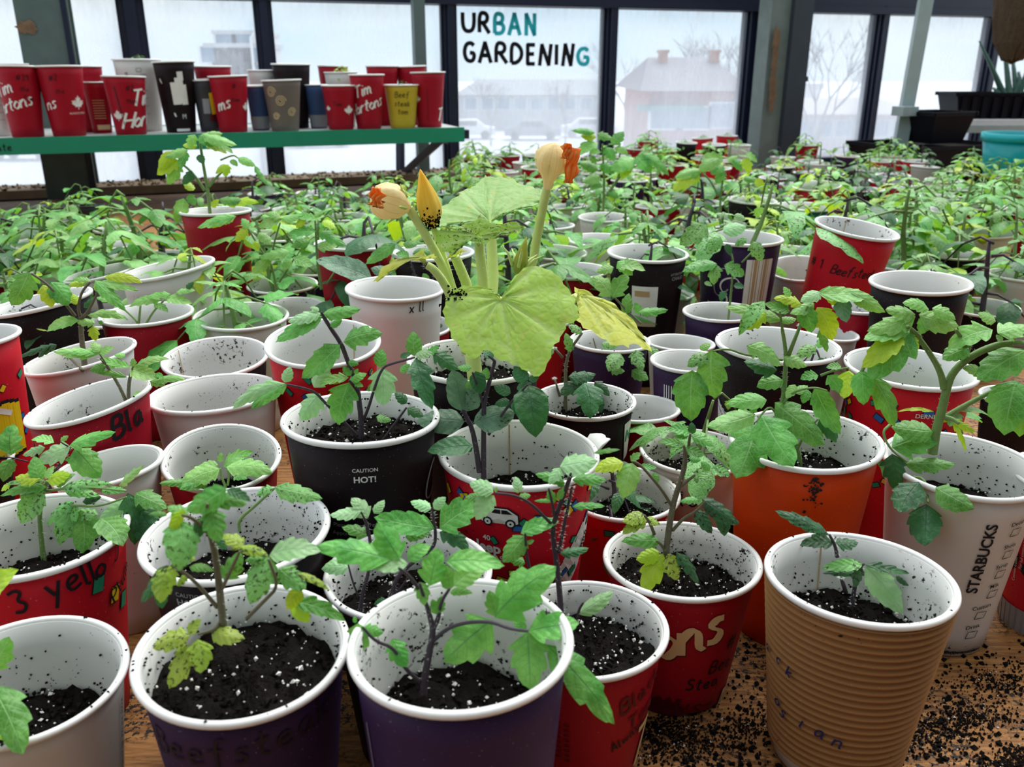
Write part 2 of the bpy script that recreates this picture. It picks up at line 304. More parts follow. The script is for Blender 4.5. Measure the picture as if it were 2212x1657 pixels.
# lettering on the glass
GL = {'A': "0,0 2.6,10 5.2,0|1,3.4 4.2,3.4", 'B': "0,0 0,10 3.6,10 4.8,8 3.6,5.2 0,5.2 4,5.2 5.4,2.8 4,0 0,0", 'C': "6,8 4,10 1,9 0,5 1,1 4,0 6,2", 'D': "0,0 0,10 3,10 5.6,7 5.6,3 3,0 0,0",
      'E': "4.6,10 0,10 0,0 4.6,0|0,5.2 4,5.2", 'G': "5.5,8.4 4,10 1.2,9.2 0,5 1.2,.8 4,0 5.6,1.6 5.6,4.6 3.2,4.6", 'H': "0,0 0,10|6,0 6,10|0,5 6,5", 'I': "0,0 0,10", 'J': "4,10 4,2 2.5,0 .5,1", 'N': "0,0 0,10 5,0 5,10", 'M': "0,0 0,10 3,4 6,10 6,0",
      'R': "0,0 0,10 3.8,10 5,7.6 3.8,5 0,5|2,5 5.6,0", 'S': "5,8.5 3,10 .5,8.5 1,6 4.5,4.2 5,1.8 3,0 0,1.3", 'T': "0,10 7,10|3.5,10 3.5,0", 'U': "0,10 0,3 1.2,.2 3.8,.2 5,3 5,10", 'P': "0,0 0,10 4,10 5.5,7.5 4,5 0,5", 'K': "0,0 0,10|5,10 0,4.5 5,0", 'O': "3,10 0,8 0,2 3,0 6,2 6,8 3,10",
      'a': "4,5.5 1.5,6 0,3 1.2,0 3.5,1.5 4,6 4,1.5 5.2,0", 'b': "0,10 0,0 3,0 4.3,3 3,6 0,4.5", 'c': "4,5 2,6 0,3 2,0 4,1", 'd': "4,5 2,6 0,3 2,0 4,2 4,10 4,0 5,0", 'e': "0,3 4,3.5 3.5,6 1,5.6 0,3 1.2,0 4.5,1.2", 'f': "5,9.5 3.5,10 2.4,8 2,-2|0,5.5 4,5.5", 'h': "0,10 0,0|0,4 2,6 4,5 4,0 5,0", 'i': "1,6 .8,0 2,0|1.2,8.4 1.4,8.8",
      'k': "0,10 0,0|4,6 0,3 4,0", 'l': "0,10 .3,1 1.5,0", 'm': "0,6 0,0|0,4 1.5,6 3,5 3,0|3,4 4.5,6 6,5 6,0 7,.5", 'n': "0,6 0,0|0,4 2,6 4,5 4,0 5,.6", 'o': "2.2,6 0,4 0,2 2.2,0 4.4,2 4.4,4 2.2,6", 'p': "0,6 0,-4|0,4.5 2.4,6 4.4,3 2.4,0 0,1", 'r': "0,6 0,0|0,4 1.5,6 3.4,5.6", 's': "4,5.4 2,6 .6,4.6 3.6,2.2 2.4,0 0,.8",
      't': "2,9.5 1.6,1 3.6,0|0,6.2 4,6.6", 'u': "0,6 0,1.5 1.8,0 4,2 4,6 4,0 5,0", 'w': "0,6 1,0 3,5 5,0 6,6", 'y': "0,6 2,1|4.4,6 1,-4", 'x': "0,6 4,0|4,6 0,0", 'v': "0,6 2,0 4,6", 'g': "4,5 2,6 0,3 2,.4 4,2 4,6 4,-3 1,-3.6",
      '#': "1.4,0 2.6,9|4.4,0 5.6,9|0,3 6.4,3|.4,6 6.8,6", '1': "0,7.5 2,10 2,0", '2': "0,8 2,10 4.5,8 0,0 5,0", '3': "0,9 3,10 4.5,8 2,5.4 4.8,3 3,0 0,1", '7': "0,10 5,10 2,0", '9': "4.6,7 2,5 0,7.5 2.3,10 4.6,8 3.6,0", '0': "2.4,10 0,7 0,3 2.4,0 4.8,3 4.8,7 2.4,10", '4': "4,0 4,10 0,3 6,3", '-': "0,4 3,4"}
CURVY = set('BCDGJPRSUOabcdefghklmnoprstuwyg0239')
def glyph(ch):
    out = []
    for pl_ in GL.get(ch, '').split('|'):
        if not pl_: continue
        pts = [V((*map(float, q.split(',')), 0)) for q in pl_.split()]
        out.append(smooth_pts(pts, 2) if ch in CURVY and len(pts) > 3 else pts)
    return out
def ribbon(mb, pts, wd_, mi=0, pen=None, step=None):
    if step:
        q = [pts[0]]
        for a, c in zip(pts, pts[1:]):
            k = max(1, int((c - a).length / step)); q += [a + (c - a) * (j / k) for j in range(1, k + 1)]
        pts = q
    vs = []; n = len(pts)
    for i, p in enumerate(pts):
        t = (pts[min(i + 1, n - 1)] - pts[max(0, i - 1)]); t = t.normalized() if t.length > 1e-9 else V((1, 0, 0))
        nn = V((-t.y, t.x, 0)); w_ = wd_
        if pen: w_ = wd_ * (.35 + .65 * abs(nn.dot(V((math.cos(pen), math.sin(pen), 0)))))
        vs += [p + nn * w_ / 2, p - nn * w_ / 2]
    mb.add(vs, [(2 * i, 2 * i + 1, 2 * i + 3, 2 * i + 2) for i in range(n - 1)], mi)
def write(mb, text, size, wd_, mi=0, slant=0, sp=2.0, pen=None, jit=0, center=True, rot=0, org=(0, 0)):
    """single-stroke lettering as flat ribbons; size = cap height"""
    x = 0; strokes = []
    for ch in text:
        if ch == ' ': x += 4; continue
        g = glyph(ch); mx = max([p.x for s_ in g for p in s_] or [3]); dy = random.uniform(-jit, jit)
        for s_ in g: strokes.append([V((x + p.x + slant * p.y, p.y + dy, 0)) for p in s_])
        x += mx + sp
    W = x - sp; k = size / 10; R = M.Rotation(rot, 3, 'Z')
    for s_ in strokes: ribbon(mb, [R @ (V((p.x - (W / 2 if center else 0), p.y, 0)) * k) + V((*org, 0)) for p in s_], wd_, mi, pen, size / 8)
sg = thing('window_lettering', 'hand painted URBAN GARDENING lettering in black and teal on the glass', 'sign', on_wall(1130, 80, -.012))
def sign_letter(ch, x0, x1, y0, y1, mat, tilt=0):
    a = on_wall(x0, y1, -.006); c = on_wall(x1, y0, -.006); wdt = (c - a).dot(WD); h = c.z - a.z; mb = MB(); g = glyph(ch); mx = max(max(p.x for s_ in g for p in s_), 1e-3)
    for s_ in g:
        q_ = [V((p.x / mx * wdt + tilt * p.y * h / 10 if mx > .1 else 0, p.y / 10 * h, 0)) for p in s_]
        if ch in CURVY and len(q_) > 4: ribbon(mb, q_, .0125)
        else:
            for p_, r_ in zip(q_, q_[1:]): dd = (r_ - p_).normalized() * .003; ribbon(mb, [p_ - dd, r_ + dd], .0125)
    vs = [a + WD * p[0] + V((0, 0, p[1])) - sg.location for p in mb.v]; k = len(vs); back = [p + WN * .002 for p in vs]
    fs = list(mb.f) + [tuple(i + k for i in reversed(f)) for f in mb.f]
    me = bpy.data.meshes.new('letter'); me.from_pydata([tuple(p) for p in vs + back], [], fs); obj('letter', me, sg, mat)
tk, tt = m_ink['k'], plain('sign_teal', (.03, .60, .70), .5, .3)
for a in (('U', 1000, 1024, 27, 68, tk), ('R', 1036, 1056, 28, 70, tk), ('B', 1069, 1088, 30, 72, tt), ('A', 1100, 1123, 30, 74, tt), ('N', 1137, 1155, 31, 75, tt),
          ('G', 1003, 1024, 92, 133, tk), ('A', 1036, 1060, 92, 134, tk), ('R', 1072, 1094, 93, 135, tk), ('D', 1105, 1127, 95, 136, tk), ('E', 1140, 1154, 97, 138, tk), ('N', 1166, 1186, 97, 140, tk, .12), ('I', 1202, 1206, 98, 138, tk), ('N', 1216, 1234, 96, 141, tk, .12), ('G', 1247, 1271, 104, 140, tt)):
    sign_letter(*a)

# ------------------------------------------------------------------ outside
GZ = -5.0
m_snow = plain('pale_ground', (.72, .73, .76), .9, .1, .12, .15)
b = MB(); b.box((0, 160, GZ - .1), (400, 312, .2)); obj('ground_outside', b.mesh('ground_outside', False), None, m_snow, 'structure')
def gmat(name, col): return plain(name, col, .8, .2, .1, .6)
def house(name, label, x0, x1, ytop, d, dep, col, roofcol, roof, wins, cat='building'):
    a = at_d(x0, ytop, d); c = at_d(x1, ytop, d); W = c.x - a.x; H = a.z - GZ; e = thing(name, label, cat, ((a.x + c.x) / 2, a.y, GZ))
    b = MB(); b.box((0, dep / 2, H / 2), (W, dep, H)); obj('wall', b.mesh('wall', False), e, gmat(name + '_' + str(x0), col))
    if roof > 0:
        b = MB(); o = .4; vs = [(-W / 2 - o, -o, H), (W / 2 + o, -o, H), (W / 2 + o, dep + o, H), (-W / 2 - o, dep + o, H), (-W / 2 + W * .12, dep / 2, H + roof), (W / 2 - W * .12, dep / 2, H + roof)]
        b.add(vs, [(0, 1, 5, 4), (1, 2, 5), (2, 3, 4, 5), (3, 0, 4), (3, 2, 1, 0)]); obj('roof', b.mesh('roof', False), e, gmat('roof_%d' % x0, roofcol))
    else:
        b = MB(); b.box((0, dep / 2, H + .15), (W + .3, dep + .3, .3)); obj('parapet', b.mesh('parapet', False), e, gmat('roof_%d' % x0, roofcol))
    for (wx, wz, ww, wh) in wins:
        b = MB(); b.box((wx * W, -.03, wz * H), (ww, .1, wh)); f = obj('window', b.mesh('window', False), e, gmat('far_frame', (.7, .7, .72)))
        b = MB(); b.box((wx * W, -.09, wz * H), (ww * .82, .04, wh * .85)); obj('window_pane', b.mesh('window_pane', False), f, gmat('far_pane', (.20, .27, .36)))
    return e
wn6 = [(-.36 + .24 * i, z, 2.2, 1.2) for i in range(4) for z in (.93, .74, .55)]
house('office_block', 'pale flat roofed office block seen through the glass behind the shelf', 445, 562, 103, 62, 6, (.62, .62, .64), (.50, .50, .53), 0, wn6)
house('office_block', 'smaller pale rooftop storey rising above the office block', 462, 548, 74, 70, 8, (.66, .66, .69), (.55, .55, .58), 0, [(-.2, .95, 2, 1), (.2, .95, 2, 1)])
h = house('brick_house', 'hazy brick house with a grey roof outside the window right of the lettering', 1405, 1600, 196, 30, 7, (.34, .15, .13), (.24, .22, .24), 1.1, [(-.32, .80, 1.2, .8), (0, .80, 1.2, .8), (.30, .82, .9, .9), (-.32, .5, 1.1, .9), (.05, .5, 1.1, .9), (.32, .5, .6, .9)])
for xx in (-.7, 1.2):
    hh_ = (at_d(1500, 196, 30).z - GZ) + .75; b = MB(); b.box((xx, 3, hh_), (.3, .4, 1.1)); b.box((xx, 3, hh_ + .55), (.4, .5, .1)); obj('chimney', b.mesh('chimney', False), h, gmat('chimney_brick', (.38, .17, .10)))
b = MB(); b.box((-.9, -.25, 3.95), (2.2, .6, .18)); obj('awning', b.mesh('awning', False), h, gmat('awning_green', (.10, .24, .24)))
house('white_house', 'white walled low building beyond the right hand windows', 1715, 1772, 192, 52, 6, (.74, .74, .76), (.60, .60, .62), 0, [(-.2, .8, .7, .6), (.2, .8, .7, .6)])
house('brick_terrace', 'long reddish terrace faint behind misted glass at right', 1700, 1990, 246, 40, 7, (.50, .40, .40), (.52, .48, .5), .6, [(-.35 + .14 * i, .8, .8, .8) for i in range(6)])
house('grey_terrace', 'long low grey buildings far behind the lettered pane', 990, 1330, 205, 75, 8, (.42, .42, .46), (.34, .35, .39), 1.2, [(-.42 + .105 * i, .75, 1.2, 1.1) for i in range(9)])
m_bark = gmat('bare_branch', (.23, .21, .22))
def bare_tree(x, ytop, d, seed, label):
    rr = random.Random(seed); top = at_d(x, ytop, d); H = top.z - GZ; e = thing('bare_tree', label, 'tree', (top.x, top.y, GZ), 'bare trees outside'); tr = MB(); br = MB()
    def grow(p, dr, L, r, lv):
        q = p + dr * L; (tr if lv == 0 else br).tube([p, (p + q) / 2 + V((rr.uniform(-.05, .05), rr.uniform(-.05, .05), 0)) * L, q], [r, r * .8, r * .6], 5 if lv < 2 else 3)
        if lv >= 5: return
        for k in range(3 if lv else 4):
            a = rr.uniform(0, 6.28); s_ = rr.uniform(.35, .75); nd = (dr + V((math.cos(a), math.sin(a), .25)) * s_).normalized(); grow(q, nd, L * rr.uniform(.55, .8), r * .55, lv + 1)
    grow(V((0, 0, 0)), V((0, 0, 1)), H * .36, H * .018, 0)
    obj('trunk', tr.mesh('trunk'), e, m_bark); obj('branches', br.mesh('branches'), e, m_bark, 'stuff')
bare_tree(1370, 125, 40, 1, 'bare hazy tree left of the brick house'); bare_tree(1490, 95, 42, 2, 'tall bare tree rising behind the brick house chimneys'); bare_tree(1585, 70, 38, 5, 'tallest bare tree at the right end of the brick house')
bare_tree(1060, 175, 60, 3, 'low bare tree under the painted lettering at left'); bare_tree(1225, 165, 55, 4, 'low bare tree under the painted lettering at right'); bare_tree(1790, 60, 33, 7, 'bare tree faint behind the misted right hand pane')
def car(x, y, d, col, label, name='parked_car'):
    P = at_d(x, y, d); P = CAM + (P - CAM) * ((GZ - CZ) / (P.z - CZ)) if P.z < CZ else P
    e = thing(name, label, 'car', (P.x, P.y, GZ), 'cars parked outside'); e.scale = (1, 1, 1); e.rotation_euler.z = random.uniform(-.3, .3)
    b = MB(); pr = [(-2.1, .35), (-2.1, .85), (-1.3, .95), (-.8, 1.42), (.7, 1.45), (1.35, .95), (2.1, .85), (2.15, .35)]
    n = len(pr); b.add([(a, -.85, z) for a, z in pr] + [(a, .85, z) for a, z in pr], [tuple(range(n))[::-1], tuple(range(n, 2 * n))] + [(i, (i + 1) % n, n + (i + 1) % n, n + i) for i in range(n)])
    obj('body', b.mesh('body', False), e, gmat(name + label[:6], col))
    b = MB(); b.box((-.05, 0, 1.18), (1.5, 1.74, .34)); obj('windows', b.mesh('windows', False), e, gmat('car_glass', (.06, .07, .09)))
    for sx in (-1.3, 1.35):
        for sy in (-.8, .8):
            b = MB(); b.tube([(sx, sy - .1, .33), (sx, sy + .1, .33)], .33, 14); obj('wheel', b.mesh('wheel', False), e, gmat('car_tyre', (.03, .03, .03)))
car(60, 345, 30, (.30, .33, .38), 'grey car parked outside at the far left below the shelf'); car(1010, 300, 30, (.75, .75, .76), 'white car parked outside beside the shelf bracket'); car(690, 318, 30, (.62, .60, .55), 'pale beige car parked outside below the green shelf')
car(1150, 302, 45, (.22, .23, .27), 'dark car parked outside under the lettering'); car(1270, 296, 45, (.7, .7, .72), 'white car parked outside left of the navy mullion')
P = at_d(550, 170, 40); e = thing('lamp_post', 'thin white lamp post outside beside the office block', 'lamp', (P.x, P.y, GZ)); b = MB(); b.tube([(0, 0, 0), (0, 0, 6.5), (.5, 0, 7.1)], [.09, .06, .05], 8); obj('pole', b.mesh('pole'), e, gmat('lamp_white', (.8, .8, .8)))
b = MB(); b.box((.75, 0, 7.1), (.6, .25, .12)); obj('lamp_head', b.mesh('lamp_head', False), e, gmat('lamp_white', (.8, .8, .8)))

# ------------------------------------------------------------------ bench, ledge and shelf
def wood_mat():
    n = N('bench_plywood'); t = n.n('TexCoord'); v = t.outputs['Object']
    mpn = n.n('Mapping'); n.set(mpn.inputs[0], v); mpn.inputs['Rotation'].default_value = (0, 0, -.55); mpn.inputs['Scale'].default_value = (14, 120, 40)
    g = n.noise(mpn.outputs[0], 3, 5, .6); c = n.mix(n.ramp(g, .3, .7), (.17, .066, .018), (.44, .205, .06))
    c = n.mix(n.ramp(n.noise(mpn.outputs[0], 9, 3), .62, .72), c, (.07, .03, .012))
    d = n.math('MULTIPLY', n.ramp(n.noise(v, 300, 3, .65), .50, .56), n.ramp(n.noise(v, 22, 4), .42, .54)); c = n.mix(d, c, (.012, .009, .007))  # soil dirt, spread more thickly to stand in for shade between the cups
    return n.done(n.pbr(c, .6, .3, n.bump(g, .4, .002)))
m_wood = wood_mat()
bench = thing('potting_bench', 'long wooden potting bench covered with seedling cups', 'bench', wp(.4, -1.72, -.85))
def bb(name, c, d, mat, par=bench):
    b = MB(); b.box(RW @ V(c), d, rot=RW); return obj(name, b.mesh(name, False), par, mat)
bb('bench_top', (0, 0, .84), (4.6, 2.97, .02), m_wood)
for sx in (-2.1, 0, 2.1):
    for sy in (-1.35, 1.35): bb('leg', (sx, sy, .4), (.09, .09, .8), m_wood)
for sy in (-1.45, 1.45): bb('apron', (0, sy, .78), (4.4, .04, .1), m_wood)
shelf = thing('plank_shelf', 'long green edged shelf carrying a row of cups in front of the windows', 'shelf', wp(-.85, -.37, .177))
SZ = .177; s1 = ws(1003, 280, -.55); L = 2.0; cx_ = s1 - L / 2
def sb(name, s, off, z, d, mat, par=shelf):
    b = MB(); b.box(wp(s, off, z) - shelf.location, d, rot=RW); return obj(name, b.mesh(name, False), par, mat)
sb('front_rail', cx_, -.545, SZ - .017, (L, .012, .036), m_shelf)
sb('shelf_board', cx_, -.36, SZ - .006, (L - .01, .36, .011), m_shelft)
sb('rear_rail', cx_, -.178, SZ - .017, (L, .012, .036), m_shelf)
sb('rail_end', s1 + .009, -.52, SZ - .018, (.018, .03, .022), m_navy)
for ss in (s1 - .03, s1 - 1.5):
    b = MB(); A = wp(ss, -.52, SZ - .03); B = wp(ss - .02, -.03, SZ - .03); C_ = wp(ss - .03, -.05, .0)
    for p, q in ((A, B), (A + (B - A) * .12, C_), (B, C_)): b.tube([p - shelf.location, q - shelf.location], .014, 4)
    obj('bracket', b.mesh('bracket', False), shelf, m_navy)
b = MB(); write(b, 'ate', .016, .002); vs = []
o0 = wp(ws(6, 305, -.551), -.5525, SZ - .026) - shelf.location
vs = [o0 + WD * p[0] + V((0, 0, p[1])) for p in b.v]; me = bpy.data.meshes.new('pen_writing'); me.from_pydata([tuple(p) for p in vs], [], b.f); obj('pen_writing', me, shelf, m_ink['k'])
# soil-strewn ledge along the window
lg = thing('window_ledge', 'low ledge strewn with bark and grit under the shelf windows', 'ledge', wp(-.6, -.13, 0))
b = MB(); b.box(RW @ V((0, 0, .011)), (2.6, .13, .022), rot=RW); obj('ledge_board', b.mesh('ledge_board', False), lg, plain('ledge_wood', (.32, .24, .16), .8, .2, .3, 40))
b = MB(); b2 = MB()
for i in range(900):
    p = RW @ V((random.uniform(-1.28, 1.28), random.uniform(-.06, .06), .023)); (b if random.random() < .6 else b2).octa(p, random.uniform(.002, .007))
obj('grit', b.mesh('grit', False), lg, plain('bark_grit', (.30, .20, .12), .9, .1, .5, 200), 'stuff'); obj('dark_grit', b2.mesh('dark_grit', False), lg, m_crumb, 'stuff')
# spilled soil on the bare corner of the bench
b = MB(); b2 = MB(); sp_ = random.Random(4)
cl = [(1470, 1610, 55), (2080, 1555, 55), (1980, 1590, 70), (2160, 1470, 60), (1640, 1560, 60), (1420, 1570, 40), (2190, 1640, 40)]
for i in range(5200):
    x, y = sp_.uniform(1380, 2212), sp_.uniform(1380, 1657)
    if i % 4: cxx, cyy, rr_ = cl[i % 7]; q_ = sp_.gauss(0, rr_); x, y = cxx + q_ + sp_.gauss(0, rr_ * .3), cyy - q_ * .15 + sp_.gauss(0, rr_ * .35)
    p = at_z(x, y, .0006); r = sp_.uniform(.00025, .0009) if i % 12 else sp_.uniform(.0009, .0022)
    (b2 if i % 37 == 0 else b).octa(p, min(r, .0009) if i % 37 == 0 else r)
so = obj('spilled_soil', b.mesh('spilled_soil', False), None, m_crumb, 'stuff'); tag(so, 'dark potting soil spilled on the bare wooden bench corner', 'soil')
so = obj('spilled_perlite', b2.mesh('spilled_perlite', False), None, m_perl, 'stuff'); tag(so, 'white perlite grains spilled on the bare bench corner', 'perlite')
# ------------------------------------------------------------------ paper cups
CUPS = {}
SHORT = {}
class Deco:
    """prints and pen marks laid on a cup wall; s runs round the wall, t up it"""
    def __init__(d, c): d.c = c; d.mb = {}
    def put(d, mb, ang, t0, mat, name):
        c = d.c; vs = []
        for p in mb.v:
            t = t0 + p[1]; r = c['rb'] + (c['R'] - c['rb']) * t / c['h']; a = c['face'] + math.radians(ang) + p[0] / max(r, .01)
            vs.append(c['fn'](((r + c['eps']) * math.cos(a), (r + c['eps']) * math.sin(a), t)))
        d.mb.setdefault((name, mat), MB()).add(vs, mb.f)
    def q(d, x, y):
        """where the wall shows at a photo point: angle from the viewer (degrees) and height"""
        c = d.c; r = ray(x, y); A = CAM - c['base']; s0 = max(.05, (c['base'] + V((0, 0, c['h'] * .6)) - CAM).length - .12)
        for k in range(1600):
            p = A + r * (s0 + k * .00015); rad = c['rb'] + (c['R'] - c['rb']) * p.z / c['h']
            if math.hypot(p.x, p.y) <= rad and p.z < c['h']: break
        a = math.degrees(math.atan2(p.y, p.x) - c['face']); return (a + 180) % 360 - 180, max(.003, min(p.z, c['h'] * .97))
    def hand(d, txt, size, ang, t, mat='k', wd=.0011, rot=0, slant=.1, jit=.6, sp=2, name='pen_writing'):
        b = MB(); write(b, txt, size, wd, 0, slant, sp, None, jit, True, rot); d.put(b, ang, t, mat, name)
    def script(d, txt, size, ang, t, mat='w', wd=.0034, rot=.3, slant=.35, sp=1.0, shadow=None):
        b = MB(); write(b, txt, size, wd, 0, slant, sp, -.6, 0, True, rot)
        if shadow: d.c['eps'] -= .0003; d.put(b, ang + 1.2, t - .0012, shadow, 'print_shadow'); d.c['eps'] += .0003
        d.put(b, ang, t, mat, 'printed_lettering')
    def text(d, txt, size, ang, t, mat='w', bold=.02, rot=0, name='printed_lettering', sx=1):
        cu = bpy.data.curves.new('t', 'FONT'); cu.body = txt; cu.size = size; cu.align_x = 'CENTER'; cu.offset = bold * size; cu.resolution_u = 3
        o = bpy.data.objects.new('t', cu); me = bpy.data.meshes.new_from_object(o); b = MB(); R = M.Rotation(rot, 3, 'Z')
        b.add([R @ V((v.co.x * sx, v.co.y, 0)) for v in me.vertices], [tuple(p.vertices) for p in me.polygons])
        d.put(b, ang, t, mat, name); bpy.data.objects.remove(o); bpy.data.meshes.remove(me); bpy.data.curves.remove(cu)
    def poly(d, pts, ang, t, mat, name='print'):
        b = MB(); b.add([(x, y, 0) for x, y in pts], [tuple(range(len(pts)))]); d.put(b, ang, t, mat, name)
    def quad(d, x, y, wx, wy, rot, ang, t, mat, name='print'):
        b = MB(); R = M.Rotation(rot, 3, 'Z'); k = max(1, int(wx / .004))
        for i in range(k):
            a0, a1 = -wx / 2 + wx * i / k, -wx / 2 + wx * (i + 1) / k
            b.add([R @ V((u, v_, 0)) + V((x, y, 0)) for u, v_ in ((a0, -wy / 2), (a1, -wy / 2), (a1, wy / 2), (a0, wy / 2))], [(0, 1, 2, 3)])
        d.put(b, ang, t, mat, name)
    def piece(d, wx, wy, rot, a, t, m_):
        """one printed confetti chip: dark outline under a coloured chip"""
        keep = d.mb; d.mb = {}; d.c['eps'] -= .0002; d.quad(0, 0, wx + .001, wy + .0009, rot, a, t, 'k', 'o'); d.c['eps'] += .0002; d.quad(0, 0, wx, wy, rot, a, t, m_, 'p')
        b = MB(); b.add(d.mb[('o', 'k')].v, d.mb[('o', 'k')].f, 0); b.add(d.mb[('p', m_)].v, d.mb[('p', m_)].f, 1); d.mb = keep
        obj('confetti_chip', b.mesh('confetti_chip', False), d.c['e'], [m_ink['k'], m_ink[m_]])
    def confetti(d, n, seed, a0=-90, a1=90, t0=.12, t1=.92):
        rr = random.Random(seed); c = d.c
        for i in range(n):
            a = rr.uniform(a0, a1); t = rr.uniform(t0, t1) * c['h']; m_ = 'ygu'[i % 3]; rot = rr.uniform(-1, 1); k = rr.uniform(.75, 1.2)
            d.piece(.0056 * k, .0036 * k, rot, a, t, m_)
    def outline(d, w_, h_, wd, ang, t, mat, name='print', skew=0):
        b = MB(); pts = [V((-w_ / 2, -h_ / 2, 0)), V((w_ / 2, -h_ / 2, 0)), V((w_ / 2 + skew, h_ / 2, 0)), V((-w_ / 2 + skew, h_ / 2, 0)), V((-w_ / 2, -h_ / 2, 0))]; ribbon(b, pts, wd, 0, None, .003); d.put(b, ang, t, mat, name)
    def maple(d, size, ang, t, mat='w'):
        h_ = [(0, 10), (1.3, 7.6), (2.6, 8.2), (2, 4.8), (3.6, 6.4), (4.1, 5.4), (6.2, 5.8), (5.5, 4), (6.3, 3.3), (3.1, 1), (3.4, 0), (.4, .4), (.4, -2)]
        pts = h_ + [(-x, y) for x, y in reversed(h_[1:])]; b = MB(); b.add([(0, 3, 0)] + [(x, y, 0) for x, y in pts], [(0, 1 + i, 1 + (i + 1) % len(pts)) for i in range(len(pts))]); k = size / 12
        b.v = [(x * k, y * k, 0) for x, y, z in b.v]; d.put(b, ang, t, mat, 'printed_leaf')
    def flush(d):
        for (name, mat), mb in d.mb.items(): obj(name, mb.mesh(name, False), d.c['e'], m_ink[mat])
def build_cup(cid, base, R, h, sty, soil, label, near=1, dirt=1, tilt=None, squash=None, seam=None, group=None, name='paper_cup', taper=.68, deco=None, z0=0):
    seg = (72, 48, 30, 22)[near]; rb = R * taper; ro = random.Random(str(cid))
    e = thing(name, label, 'cup' if name == 'paper_cup' else 'pot', base, group)
    sq, sa, dip, da = squash or (ro.uniform(0, .025), ro.uniform(0, 3.1), ro.uniform(0, .002), ro.uniform(0, 6.28))
    def fn(p):
        x, y, z = p; k = max(0, z / h) ** 1.4; a = math.atan2(y, x); s_ = 1 + sq * math.cos(2 * (a - sa)) * k; return (x * s_, y * s_, z + dip * math.cos(a - da) * k)
    c = dict(e=e, R=R * .94, h=h, rb=rb, fn=fn, base=V(base), eps=.0007, face=math.atan2(CAM.y - base[1], CAM.x - base[0]), Rr=R)
    Ro, Ri, th = R * .94, R * .94 - .0012, .0012
    zs = [i / 8 for i in range(9)]
    out = [(rb - .003, .006), (rb - .002, 0), (rb, .0005)] + [(rb + (Ro - rb) * z, z * h) for z in zs[1:]]
    inn = [(rb - th + (Ri - rb + th) * z, z * h) for z in reversed(zs[1:])] + [(rb - th, .007), (.0005, .007)]
    b = MB(); prof = out + inn; b.lathe(prof, seg, [0] * (len(out) - 1) + [1] * (len(inn) + 0), fn=fn)
    b.lathe([(rb - .003, .006), (.0005, .006)], seg, 1, fn=fn)
    obj('cup_wall', b.mesh('cup_wall'), e, [STY[sty], m_in[dirt] if name == 'paper_cup' else STY['D']])
    b = MB(); rr_ = max(.0015, R * .038); b.lathe([(Ro + rr_ * (.55 + math.cos(a)), h + rr_ * math.sin(a) * 1.05) for a in [2 * PI * k / 10 for k in range(10)]], seg, 0, True, fn)
    obj('rim', b.mesh('rim'), e, m_rim if name == 'paper_cup' else STY['Z'])
    c['sz'] = None
    if soil is not None:
        zc = h * (1 - soil); rs = rb - th + (Ri - rb + th) * zc / h; nr, na = ((16, 56), (9, 32), (4, 18), (3, 14))[near]; vs = [(0, 0, zc)]; rn = random.Random(str(cid) + 's')
        amp = (.0022, .002, .0018, .0015)[near]; tx, ty = rn.uniform(-.08, .08), rn.uniform(-.08, .08)
        for i in range(1, nr + 1):
            for j in range(na):
                a = 2 * PI * j / na; r = rs * i / nr; x, y = r * math.cos(a), r * math.sin(a); vs.append((x, y, zc + tx * x + ty * y + rn.gauss(0, amp * .45) + amp * math.sin(x * 210 + 1) * math.cos(y * 190)))
        fs = [(0, 1 + j, 1 + (j + 1) % na) for j in range(na)] + [(1 + (i - 1) * na + j, 1 + i * na + j, 1 + i * na + (j + 1) % na, 1 + (i - 1) * na + (j + 1) % na) for i in range(1, nr) for j in range(na)]
        b = MB(); b.add(vs, fs); so_ = obj('soil', b.mesh('soil'), e, m_soil); c['sz'] = zc
        if near < 2:
            b = MB(); p = MB(); n1, n2 = ((650, 130), (200, 36))[near]
            for i in range(n1):
                a = rn.uniform(0, 6.28)
                if i % 3 == 0: # crumbs stuck to the inside wall just above the soil
                    z = min(h - .002, zc + abs(rn.gauss(0, .13 * h))); r = rb + (Ri - rb) * z / h - .0010; b.octa(fn((r * math.cos(a), r * math.sin(a), z)), rn.uniform(.0002, .0009))
                elif i % 31 == 0 and dirt > 0: r = Ro + .001; b.octa(fn((r * math.cos(a), r * math.sin(a), h + rr_)), rn.uniform(.0003, .0009))
                else: r = rs * math.sqrt(rn.random()) * .98; b.octa((r * math.cos(a), r * math.sin(a), zc + tx * r * math.cos(a) + ty * r * math.sin(a) + .0008), rn.uniform(.0005, .0019))
            for i in range(n2): r = rs * math.sqrt(rn.random()) * .97; a = rn.uniform(0, 6.28); p.octa((r * math.cos(a), r * math.sin(a), zc + .0022 + tx * r * math.cos(a) + ty * r * math.sin(a)), rn.uniform(.0002, .0007) if i % 5 else rn.uniform(.0007, .0014))
            obj('soil_crumbs', b.mesh('soil_crumbs', False), so_, m_crumb, 'stuff'); obj('perlite', p.mesh('perlite', False), so_, m_perl, 'stuff')
    if seam is not None:
        a = c['face'] + math.radians(180 + seam); b = MB(); vs = []
        for k in range(9):
            z = h * (.15 + .85 * k / 8); r = rb + (Ri - rb) * z / h - .0008
            for da_ in (-.011, .011): vs.append(fn((r * math.cos(a + da_), r * math.sin(a + da_), z)))
        b.add(vs, [(2 * k, 2 * k + 1, 2 * k + 3, 2 * k + 2) for k in range(8)]); obj('seam', b.mesh('seam', False), e, m_ink['o'])
    if deco: d = Deco(c); deco(d); d.flush()
